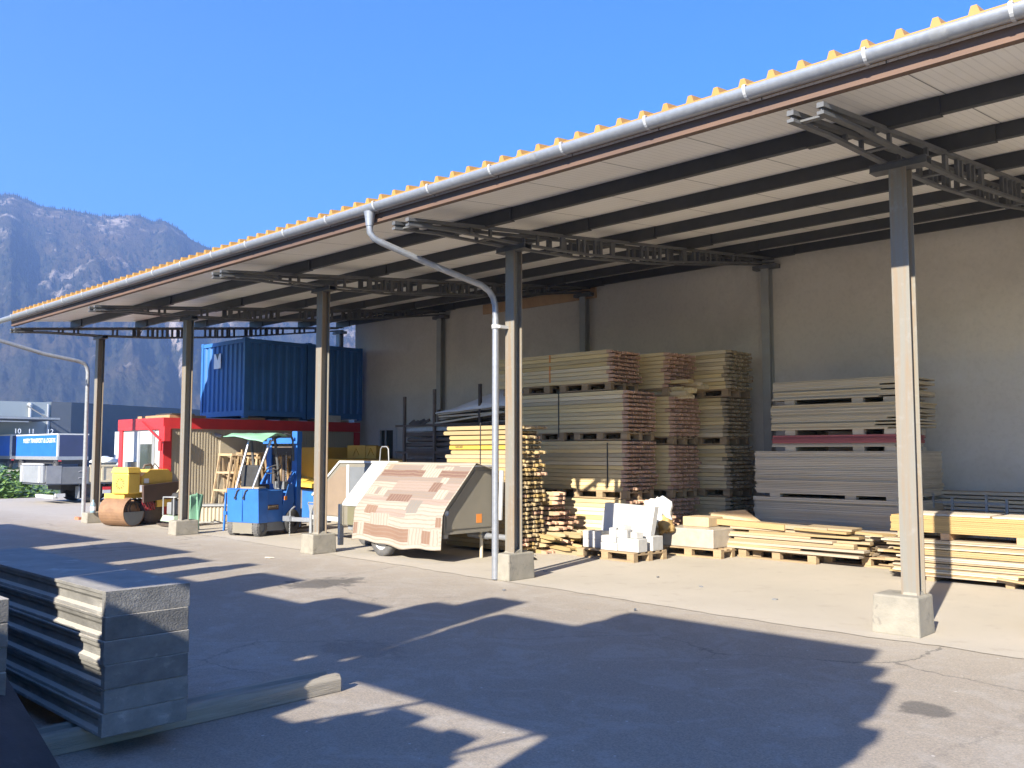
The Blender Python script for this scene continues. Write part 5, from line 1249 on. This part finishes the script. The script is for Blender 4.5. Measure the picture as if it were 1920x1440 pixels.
for k in range(11):
    m = MB(); m.box(-1.0,1.0,-.12,.12,0,.035); o = obj('grey_plank', m, MT['grey_plank'], None, (-10.35+random.uniform(-.2,.2), 4.1+(k%4)*.24, 2.36+(k//4)*.08)); o.rotation_euler=(0,random.gauss(-.03,.03),random.gauss(0,.03))
    tag(o, 'grey plank lying on top of the rusty stillage under the white tarpaulin', 'plank', 'planks on the rusty stillage')
m = MB(); m.grid(lambda u,v: (-11.25+2.6*u, 3.93+1.1*v, 2.52+.10*u+(.42*math.sin(math.pi*min(1,u*.62+.02)))*(1-(1-min(1,v*1.6))**2.6) + .03*noise.noise(Vector((u*5,v*5,3)))), 26, 14)
o = obj('white_tarpaulin', m, MT['white_tarp'], fixn=False); s_ = o.modifiers.new('t','SOLIDIFY'); s_.thickness=.02
tag(o, 'white tarpaulin bulging over planks on the rusty stillage', 'tarpaulin')
for k in range(6):
    m = MB(); m.bar((0,0,0),(random.uniform(.1,.2),.05,random.uniform(.05,.12)),.05); tag(obj('scrap_iron', m, MT['rust_steel'], None, (-12.3+.09*k,4.1,2.30)), 'small scrap iron piece on the left top of the stillage', 'scrap', 'scrap on the stillage')
# bottle at the last column
m = MB(); m.lathe([(.001,0),(.055,0),(.06,.02),(.06,.16),(.05,.22),(.025,.27),(.022,.31),(.001,.31)],'z',(0,0,0),16)
b_ = obj('water_bottle', m, MT['bottle'], None, (-19.02,-.04,.251)); tag(b_, 'clear drinking bottle standing on the footing of the last column', 'bottle')
m = MB(); m.lathe([(.0605,.06),(.0605,.15)],'z',(0,0,0),16); obj('bottle_label', m, MT['letters_white'], b_)
# reddish base block of the far pipe
m = MB(); m.box(-20.62,-20.36,.14,.22,.004,.07); tag(obj('brick', m, MT['terracotta']), 'small red brick at the foot of the far left downpipe', 'brick')
# litter
for k,(x,y,s_) in enumerate(((-9.75,-.95,.12),(-2.6,-.78,.035),(-5.4,.95,.06),(1.05,.35,.10),(-6.9,2.3,.05),(-1.9,.9,.05),(-3.9,1.5,.05),(-3.0,1.2,.04),(-4.6,-.7,.04))):
    m = MB(); m.prism([(0,0),(s_,s_*.2),(s_*1.2,s_*.7),(s_*.3,s_*.6)],'z',0,.012+.2*s_*(k in (1,))); tag(obj('litter', m, MT['beige_top' if k in (0,3) else 'grey_box'], None, (x,y,.012), k*1.3), 'small scrap of litter on the bare ground', 'litter', 'scraps of litter')

# ------------------------------------------------------------------ foreground: stained panels on a timber
def fg():
    bt = MB(); x0, x1, ya, yb = -2.38, -2.14, -7.2, -4.86
    bt.prism([(x0,.005),(x1,.005),(x1,.092),(x1-.02,.125),(x1-.07,.125),(x1-.09,.092),(x0+.07,.092),(x0+.05,.118),(x0,.118)],'y',ya,yb)
    tag(obj('bearer_timber', bt, MT['timber_grey'], bev=.006), 'long grooved grey bearer timber lying on the asphalt under the stained panels', 'timber')
    b2 = MB(); b2.box(-4.4,-4.2,-7.0,-6.0,.005,.12); tag(obj('bearer_timber', b2, MT['timber_grey'], bev=.006), 'second bearer timber hidden under the far end of the stained panels', 'timber')
    zs = [.126,.255,.388,.52,.652,.785,.922]
    for i in range(6):
        z0, z1 = zs[i], zs[i+1]-.002; h = z1-z0; m = MB()
        y0, y1 = -6.64+random.uniform(-.008,.008), -6.15+random.uniform(-.008,.008); xe = -1.87+random.uniform(-.012,.008)
        # edge rails with a recessed web, like an aluminium formwork frame
        prof = [(y0,z0),(y0+.004,z0+.018),(y0+.03,z0+.03),(y0+.03,z0+h*.55),(y0+.012,z0+h*.68),(y0+.012,z0+h*.84),(y0,z0+h*.87),(y0,z1),(y1,z1),(y1,z0)]
        m.prism(prof,'x',-4.75,xe-.05)
        m.prism([(y0,z0),(y1,z0),(y1,z1),(y0,z1)],'x',xe-.049,xe)
        m.mi = 1; m.box(-4.75,xe,y0,y1,z1+.0003,z1+.0012) if i == 5 else None
        o = obj('formwork_slab', m, [MT['slab'],MT['slab_top']], bev=.004)
        tag(o, ('topmost dusty' if i==5 else f'{["lowest","second","third","fourth","fifth"][i]} from bottom') + ' cement stained panel in the foreground stack', 'panel', None)
    # neighbour stack cut by the left edge
    for i in range(6):
        m = MB(); m.box(-4.8,-2.10-random.uniform(0,.02),-7.55,-7.06,.13+.13*i,.258+.13*i); tag(obj('formwork_slab', m, MT['slab'], bev=.006), 'cement stained panel of the neighbouring stack cut by the left picture edge', 'panel', 'panels of the left edge stack')
    m = MB(); m.box(-4.4,-2.2,-7.5,-7.1,.005,.128); tag(obj('bearer_timber', m, MT['timber_grey']), 'bearer timber under the neighbouring stack at the left picture edge', 'timber')
    m = MB(); m.hexa([(-2.9,-6.88,.01),(-1.62,-6.86,.01),(-1.62,-6.84,.01),(-2.9,-6.86,.01),(-2.55,-7.04,.62),(-1.9,-7.3,.25),(-1.9,-7.28,.25),(-2.55,-7.02,.62)])
    m = MB(); m.hexa([(-2.6,-7.055,.62),(-1.50,-6.95,-.0+.012),(-1.1,-7.5,.012),(-2.6,-7.6,.62),(-2.6,-7.045,.64),(-1.50,-6.93,.03),(-1.1,-7.48,.03),(-2.6,-7.59,.64)])
    tag(obj('waterproof_sheet', m, MT['dark_sheet']), 'black waterproof panel leaning on the left stack in the bottom corner', 'panel')
fg()

# ------------------------------------------------------------------ unseen stacks behind the camera, shaped to cast the shadows on the asphalt
def shadow_stacks():
    Yp = -10.4; TH = .3
    def S(layers, lab, group=None, slab=.15):
        # layers: (u0, u1, z0, z1); the rear face lies TH behind the front, so the shadow grows a little to the left and down
        x0, z0 = layers[0][0], min(l[2] for l in layers)
        t = thing('shadow_stack', lab, 'stack', (x0, Yp, 0), 0, group)
        for (u0, u1, za, zb) in layers:
            if .1 < za < 4.3 and za == z0: za += .17
            n = max(1, round((zb-za)/slab)); h = (zb-za)/n
            for k in range(n):
                m = MB(); j = random.uniform(-.012,.012)
                m.box(u0+.08-x0+j, u1-x0+j, -TH, 0, za+k*h, za+(k+1)*h-.004); obj('board', m, MT['grey_plank'], t)
        return t
    S([(-.16,2.83,3.35,3.9),(-.16,2.90,3.9,4.1),(-.16,2.95,4.1,4.25),(-.16,2.72,4.25,4.4),(-.16,2.88,4.4,4.62),(-.16,2.89,4.62,4.93),(-.16,2.70,4.93,5.03),(-.2,2.77,5.03,5.2),(-.12,2.57,5.2,5.3),(-.08,2.64,5.3,5.56)], 'widest upper stack of boards with a ragged right end, behind the camera, unseen and shaped for its shadow')
    S([(-1.25,-.075,3.35,4.98)], 'square upper stack left of the widest one, behind the camera, unseen and shaped for its shadow')
    S([(-1.62,-.80,3.17,3.55)], 'thick timber bundle between two light gaps behind the camera, unseen and shaped for its shadow')
    S([(1.15,2.9,0,3.52)], 'lower stack under the ragged end of the widest stack, behind the camera, unseen and shaped for its shadow', None, .3)
    for (u0,u1,z) in ((-.86,-.62,3.06),(-.62,-.33,2.85),(-.33,-.18,2.92),(-.18,-.02,3.10),(-.02,.30,3.24),(.30,.56,3.15),(.56,.82,3.2),(.82,.93,3.0),(.93,1.08,2.68),(1.08,1.14,2.5)):
        S([(u0-.08,u1,0,z)], 'narrow board bundle standing in the gap between the unseen stacks behind the camera, shaped for its ragged shadow', 'unseen shadow casting bundles behind the camera', .5)
    S([(-1.62,-.86,0,2.66)], 'low pile under the smaller light gap behind the camera, unseen and shaped for that gap', None, .3)
    S([(-18,-1.64,0,4.33)], 'long lower stack along the yard edge behind the camera, unseen and shaped for its shadow', None, .3)
    S([(-1.66,-1.26,3.5,4.33)], 'upright timber between the long stack and the square one behind the camera, unseen and shaped for its shadow')
    S([(-1.93,-1.31,4.34,5.38)], 'narrow tall stack on the right end of the long one, behind the camera, unseen and shaped for its shadow')
    S([(-2.34,-1.855,4.34,4.98)], 'lower step left of the narrow tall stack behind the camera, unseen and shaped for its shadow')
    S([(-3.55,-2.5,4.34,4.64)], 'flat pack in the middle of the long stack behind the camera, unseen and shaped for its shadow')
    S([(-6.0,-4.82,4.34,4.95)], 'square pack on the long stack behind the camera, unseen and shaped for its shadow')
    S([(-7.15,-6.57,4.34,4.9),(-7.0,-6.6,4.9,5.2)], 'stepped pack on the long stack behind the camera, unseen and shaped for its shadow')
    S([(-8.55,-7.62,4.34,5.06)], 'tall square pack left of the stepped one behind the camera, unseen and shaped for its shadow')
    S([(-11.6,-8.95,4.34,5.28)], 'broad tall pack on the long stack behind the camera, unseen and shaped for its shadow')
    S([(-17.9,-12.2,4.34,5.2)], 'longest pack at the far left of the long stack behind the camera, unseen and shaped for its shadow')
    for (x,z0,x2,z1) in ((-.45,2.8,.25,3.6),(.60,2.7,1.2,3.55)):  # unseen bars added for thin streaks of shadow in the light gap
        m = MB(); m.bar((x,Yp-.1,z0),(x2,Yp-.1,z1),.035); tag(obj('shadow_bar', m, MT['rust_steel']), 'thin unseen bar behind the camera, added for a streak of shadow', 'bar', 'unseen bars added for shadow streaks')
shadow_stacks()

# ------------------------------------------------------------------ background: field, lorries, cars, hall, trees
def leaf_cloud(mb, cx, cy, cz, rx, ry, rz, n, s):
    for _ in range(n):
        while True:
            d = Vector((random.uniform(-1,1),random.uniform(-1,1),random.uniform(-1,1)))
            if d.length < 1: break
        if d.length < .5: d *= 1.5
        c = Vector((cx+d.x*rx, cy+d.y*ry, cz+d.z*rz)); a = random.uniform(0,6.28); tl = random.uniform(-.9,.9)
        u = Vector((math.cos(a),math.sin(a),tl))*s; v = Vector((-math.sin(a),math.cos(a),random.uniform(-.4,.4)))*s*.55
        mb.add([c-u, c-v, c+u, c+v], [(0,1,2,3)])
m = MB()
for k in range(9000):
    x = random.uniform(-60,-33.4); y = random.uniform(-6, 3.4 + (-33.4-x)*.18)
    if x > -34.2 and random.random() < .3: continue
    z = (.35 + .75*random.random())*min(1, .25+(-33.2-x)/2.5)*1.0
    s = random.uniform(.10,.2); a = random.uniform(0,6.28)
    u = Vector((math.cos(a),math.sin(a),random.uniform(-.2,.6)))*s; v = Vector((-math.sin(a),math.cos(a),random.uniform(-.3,.3)))*s*.6; c = Vector((x,y,z))
    m.add([c-u,c-v,c+u,c+v],[(0,1,2,3)])
for k in range(6000):
    x = random.uniform(-36.5,-33.0); y = random.uniform(-6,4.2); z = random.uniform(0,.9)*min(1,.15+(-32.9-x)/1.6)
    s = random.uniform(.06,.14); a = random.uniform(0,6.28)
    u = Vector((math.cos(a),math.sin(a),random.uniform(-.2,.8)))*s; v = Vector((-math.sin(a),math.cos(a),random.uniform(-.3,.3)))*s*.6; c = Vector((x,y,z))
    m.add([c-u,c-v,c+u,c+v],[(0,1,2,3)])
tag(obj('crop_field', m, MT['leaf'], fixn=False), 'bright green leafy crop growing beyond the yard edge', 'crop', kind='stuff')

def flatbed():
    t = thing('flatbed_lorry', 'small dirty flatbed lorry with grey tail box and cream drop sides', 'lorry', (-28.6,3.6,.005))
    T = Matrix.Translation((28.6,-3.6,0))
    def ob(n, m, mat, p=t, **k): m2 = m; return obj(n, m2, MT[mat], p, **k)
    def mb(): m = MB(); m.T = T; return m
    # the lorry stands along +Y, its left end nearest the field
    X1, X0 = -28.0, -30.2
    m = mb(); m.box(X0,X1,1.95,7.6,.62,.72); ob('bed_floor', m, 'grey_box')
    m = mb(); m.box(X0,X1-.02,1.86,1.94,.68,1.24); ob('tail_board', m, 'alu', bev=.01)
    for x in (X0+.25,X1-.3):
        m = mb(); m.box(x-.06,x+.06,1.83,1.859,.70,1.22); ob('tail_hinge', m, 'white_paint')
    m = mb(); m.box(X0+.1,X1-.1,1.88,1.92,1.26,1.31); ob('rail', m, 'white_paint')
    m = mb(); m.box(X1-.04,X1+.02,1.95,2.42,.66,1.24); ob('alu_side', m, 'alu')
    m = mb(); m.box(X1-.05,X1+.015,2.43,3.30,.64,1.20); d = ob('tool_box', m, 'grey_box', bev=.01)
    for z in (.82,1.03):
        m = mb(); m.tube([(X1+.02,2.95,z),(X1+.04,3.0,z+.03),(X1+.04,3.08,z+.03)],.012,6); ob('latch', m, 'chrome', d)
    for a,b in ((3.32,4.55),(4.57,5.9),(5.92,7.5)):
        m = mb(); m.box(X1-.06,X1,a,b,.66,1.26); s_ = ob('drop_side', m, 'cream', bev=.008)
        m = mb()
        n = 3
        for k in range(n+1): yy = a+.03+(b-a-.06)*k/n; m.box(X1+.001,X1+.025,yy-.03,yy+.03,.68,1.25)
        m.box(X1+.001,X1+.03,a,b,.68,.74); m.box(X1+.001,X1+.03,a,b,1.2,1.26); ob('rib', m, 'cream', s_)
    m = mb(); m.box(X0+.5,X1-.5,2.6,7.4,.42,.60); ob('chassis', m, 'black')
    m = mb(); m.box(X0+.4,X1-.2,2.25,2.4,.16,.27); m.box(X1-.2,X1-.1,2.3,2.6,.22,.33); ob('bumper', m, 'white_paint')
    for y in (3.5,4.3):
        wheel(t, (X1-.28+28.6, y-3.6, .40), .40, .24, 'x', 'tyre_grey', 'black'); wheel(t, (X0+.3+28.6, y-3.6, .40), .40, .24, 'x', 'tyre_grey', 'black')
    m = mb()
    for y in (3.5,4.3): m.tube([(X1-.25,y+.45*math.cos(a*math.pi/10),.42+.45*math.sin(a*math.pi/10)) for a in range(1,10)],.02,6)
    m.box(X1-.4,X1-.1,3.02,3.06,.15,.55); ob('mudguard', m, 'galv_dull')
    for y in (3.75,4.75):
        m = mb(); m.box(X1+.02,X1+.05,y,y+.26,.42,.52); l_ = ob('tail_lamp', m, 'red_paint'); m = mb(); m.box(X1+.02,X1+.048,y,y+.26,.30,.415); ob('plate', m, 'white_paint', l_)
    m = mb(); m.box(X1+.02,X1+.05,5.06,5.3,.30,.48); ob('warning_board', m, 'red_paint')
flatbed()
tag(obj('rubble_sack', blob((-28.3,3.95,1.38),.28,(.9,1.6,.5),.7,2.0), MT['bag']), 'pale sack lying on the load of the flatbed lorry', 'sack')
def pt(u, v, D):   # unused at render; kept for real distances only
    return None
def truck_box(name, label, x, y, z0, Lx, Wy, H, rz, letters=None):
    t = thing(name, label, 'lorry', (x,y,0), rz)
    def ob(n, m, mat, p=t, **k): return obj(n, m, MT[mat], p, **k)
    # local: +y along the lorry side seen from the yard; front towards -y ; near side faces +x
    m = MB(); m.box(-Wy,0,-Lx/2,Lx/2,z0+.3,z0+H-.12); ob('tarpaulin', m, 'blue_tarp')
    m = MB(); m.box(-Wy,-.1,Lx/2+.001,Lx/2+.04,z0+.3,z0+H-.12); ob('rear_door', m, 'navy')
    m = MB(); m.box(-Wy-.02,.03,-Lx/2,Lx/2+.05,z0+H-.119,z0+H); m.box(-.1,.04,Lx/2-.20,Lx/2+.03,z0+.3,z0+H-.12); ob('frame', m, 'white_paint')
    m = MB(); m.box(-Wy,.02,-Lx/2,Lx/2+.05,z0,z0+.299); ob('side_rail', m, 'alu')
    m = MB(); m.box(-Wy+.4,-.4,-Lx/2+.3,Lx/2-.2,z0-.35,z0-.002); ob('chassis', m, 'black')
    for yy in (Lx/2-.8, -Lx/2+1.0):
        for xx in (-.2,-Wy+.2): wheel(t, (xx, yy, .5), .5, .3, 'x', 'tyre_grey', 'black')
    m = MB(); m.box(-.3,-.05,Lx/2+.041,Lx/2+.06,z0-.12,z0-.02); ob('tail_lamp', m, 'red_paint')
    if letters:
        text_mesh(letters, .55, MT['letters_white'], t, Matrix.Translation((.02,.7,z0+H-.60)) @ Matrix.Rotation(R(90),4,'Z') @ Matrix.Rotation(R(90),4,'X'))
    return t
# positions: about 100 m away across the field
truck_box('tarpaulin_lorry', 'blue tarpaulin lorry with white lettering parked beyond the field', -83.2, 19.9, 1.0, 10.4, 2.5, 2.25, R(-90), 'MISSEY TRANSPORT & LOGISTIK')
truck_box('tarpaulin_lorry', 'plain darker blue lorry body left of the lettered lorry', -98.5, 20.4, 1.0, 14, 2.5, 2.35, R(-90))
def car(name, label, x, y, rz, mat, van=False):
    t = thing(name, label, 'car', (x,y,0), rz)
    L_, H_ = (4.2, 1.45) if not van else (4.6, 1.9)
    prof = [(-L_/2,.35),(-L_/2,.75),(-L_/2+.25,.85),(-L_*.28,.92),(-L_*.16,H_-.05),(-L_*.1,H_),(L_*.22,H_),(L_*.36,H_-.12),(L_*.46,.95),(L_/2,.85),(L_/2,.35)]
    m = MB(); m.prism(prof,'y',-.82,.82); obj('body', m, MT[mat], t, bev=.06)
    for sy in (-1,1):
        m = MB(); m.prism([(-L_*.25,.93),(-L_*.155,H_-.12),(L_*.22,H_-.12),(L_*.33,.95)],'y',sy*.822-.004,sy*.822+.004); obj('side_window', m, MT['glass_dark'], t)
        for xx in (-L_*.31,L_*.31): wheel(t, (xx, sy*.74, .31), .31, .2, 'y', 'alu', 'black')
    for xx, d in ((-L_*.23,-1),(L_*.42,1)):
        m = MB(); a = ((-L_*.27,.94),(-L_*.165,H_-.09)) if d < 0 else ((L_*.455,.98),(L_*.365,H_-.14))
        o_ = .012*d; m.add([(a[0][0]+o_,-.68,a[0][1]),(a[0][0]+o_,.68,a[0][1]),(a[1][0]+o_,.6,a[1][1]),(a[1][0]+o_,-.6,a[1][1])],[(0,1,2,3)]); obj('windscreen', m, MT['glass_dark'], t, fixn=False)
    m = MB(); m.box(L_/2-.02,L_/2+.015,-.75,-.5,.65,.8); m.box(L_/2-.02,L_/2+.015,.5,.75,.65,.8); obj('tail_lamp', m, MT['red_paint'], t)
    return t
car('parked_car', 'white car parked at the left edge by the crop field', -62, 9.0, R(200), 'white_gloss')
car('parked_car', 'dark red car parked beside the red cabin corner', -76, 33.8, R(-60), 'red_gloss', True)
car('parked_car', 'silver white car behind the dark red one', -74.5, 35.6, R(-75), 'white_gloss', True)
car('parked_car', 'white car half hidden by the flatbed load', -70, 26.5, R(-75), 'white_gloss', True)
# grey hall
hall = thing('warehouse', 'long grey warehouse with pale front and dark side beyond the lorries', 'building', (-100,27,0))
T = Matrix.Translation((100,-27,0))
def hb(n, mat, *b, p=hall):
    m = MB(); m.T = T; m.box(*b); return obj(n, m, MT[mat], p)
CX, CY = -96.0, 25.4
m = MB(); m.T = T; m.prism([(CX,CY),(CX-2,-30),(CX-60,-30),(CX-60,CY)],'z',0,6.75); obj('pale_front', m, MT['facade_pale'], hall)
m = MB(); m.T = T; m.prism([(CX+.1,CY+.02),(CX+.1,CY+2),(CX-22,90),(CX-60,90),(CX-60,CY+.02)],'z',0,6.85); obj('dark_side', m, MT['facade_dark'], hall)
m = MB(); m.T = T; m.box(CX-.1,CX+6,5.0,CY-1.2,4.75,5.0); cn = obj('canopy', m, MT['facade_dark'], hall)
m = MB(); m.T = T; m.box(CX+6.01,CX+6.1,5.0,CY-1.2,4.80,4.98); m.box(CX+5.9,CX+6.02,5.0,CY-4,4.5,4.6); obj('canopy_edge', m, MT['alu'], cn)
m = MB(); m.T = T
for y in (CY-2.2, CY-9, CY-15): m.bar((CX,y,6.3),(CX+5.5,y,5.0),.10)
obj('canopy_stay', m, MT['steel_dark'], cn)
m = MB(); m.T = T; m.box(CX-.6,CX-.05,5,CY-.8,0,4.0); 
m = MB(); m.T = T; m.tube([(CX+.12,CY-2.0,4.7),(CX+.12,CY-2.0,6.6)],.16,8); m.lathe([(.25,-.12),(.25,.12)],'z',(CX+.12,CY-2.0,6.5),10); m.bar((CX+.1,CY-.3,0),(CX+.1,CY-.3,6.6),.12); obj('downpipe', m, MT['strap'], hall)
for tx, yy in (('10',20.4),('11',21.6),('12',23.3)):
    text_mesh(tx, .65, MT['letters_white'], hall, T @ Matrix.Translation((CX+6.2,yy,3.62)) @ Matrix.Rotation(R(90),4,'Z') @ Matrix.Rotation(R(90),4,'X'), 'dock_number')
lb = thing('white_annex', 'low white annex with blue gate beside the dark warehouse side', 'building', (-84,33,0))
T2 = Matrix.Translation((84,-33,0))
m = MB(); m.T = T2; m.prism([(-84,30.4),(-84.5,34.5),(-92,34.5),(-92,30.4)],'z',0,3.75); obj('pale_wall', m, MT['facade_white'], lb)
m = MB(); m.T = T2; m.prism([(-84.6,34.51),(-85.5,46),(-92,46),(-92,34.51)],'z',0,3.6); obj('grey_wall', m, MT['facade_pale'], lb)
m = MB(); m.T = T2; m.box(-84.2,-83.9,31.4,33.2,0,2.4); obj('blue_gate', m, MT['blue_tarp'], lb)
m = MB(); m.T = T2; m.box(-85.4,-84.9,36.6,39.5,0,2.5); obj('dark_gate', m, MT['facade_dark'], lb)
m = MB(); m.tube([(0,0,0),(0,0,3.6)],[.09,.06],8); m.box(-.1,.1,-.8,.8,3.55,3.75); tag(obj('yard_lamp', m, MT['white_paint'], None, (-80,34.2,0)), 'pale yard lamp post before the grey annex wall', 'lamp')
m = MB(); m.tube([(0,0,0),(0,0,2.5)],[.12,.12],8); m.box(-.5,.5,-.25,.25,2.4,2.7)
for k,(a,b,w_) in enumerate(((150,29,3.2),(152,26,2.6),(146,36,2.0),(151,49,3.0),(150,59,2.6),(149,66,2.4))):
    t = thing('broadleaf_tree', ['round green tree rising above the pale warehouse roof','smaller green tree at the left above the warehouse roof','small yellowish tree behind the warehouse corner','green tree behind the dark warehouse side','bushy tree behind the dark warehouse near the last column','low tree beyond the dark warehouse above the red cabin'][k], 'tree', (-a, b*1.0+12, 0))
    m = MB(); m.tube([(0,0,0),(.1,.1,3),(.3,0,6.5)],[.3,.22,.08],8)
    for q in range(5): m.tube([(0,0,3+.5*q),(w_*.6*math.cos(q*1.3),w_*.6*math.sin(q*1.3),5+.6*q)],[.1,.03],6)
    obj('trunk', m, MT['trunk'], t)
    m = MB()
    for q in range(9):
        leaf_cloud(m, random.uniform(-1,1)*w_, random.uniform(-1,1)*w_*1.2, 6.2+random.uniform(-.8,1.6), w_*.55, w_*.55, 1.1, 160, .3)
    obj('crown', m, MT['leaf' if k%3==0 else 'leaf_dark'], t, fixn=False)

# ------------------------------------------------------------------ air
hz = MB(); hz.box(-2700, 700, -900, 2600, -1, 640)
hm = bpy.data.materials.new('air'); hm.use_nodes = True; hn = hm.node_tree; hn.nodes.clear()
ho = hn.nodes.new('ShaderNodeOutputMaterial'); pv = hn.nodes.new('ShaderNodeVolumePrincipled')
pv.inputs['Color'].default_value = (.34,.54,1.0,1); pv.inputs['Density'].default_value = .00044; pv.inputs['Anisotropy'].default_value = 0.22
hn.links.new(pv.outputs[0], ho.inputs['Volume'])
tag(obj('haze', hz, hm), kind='stuff')
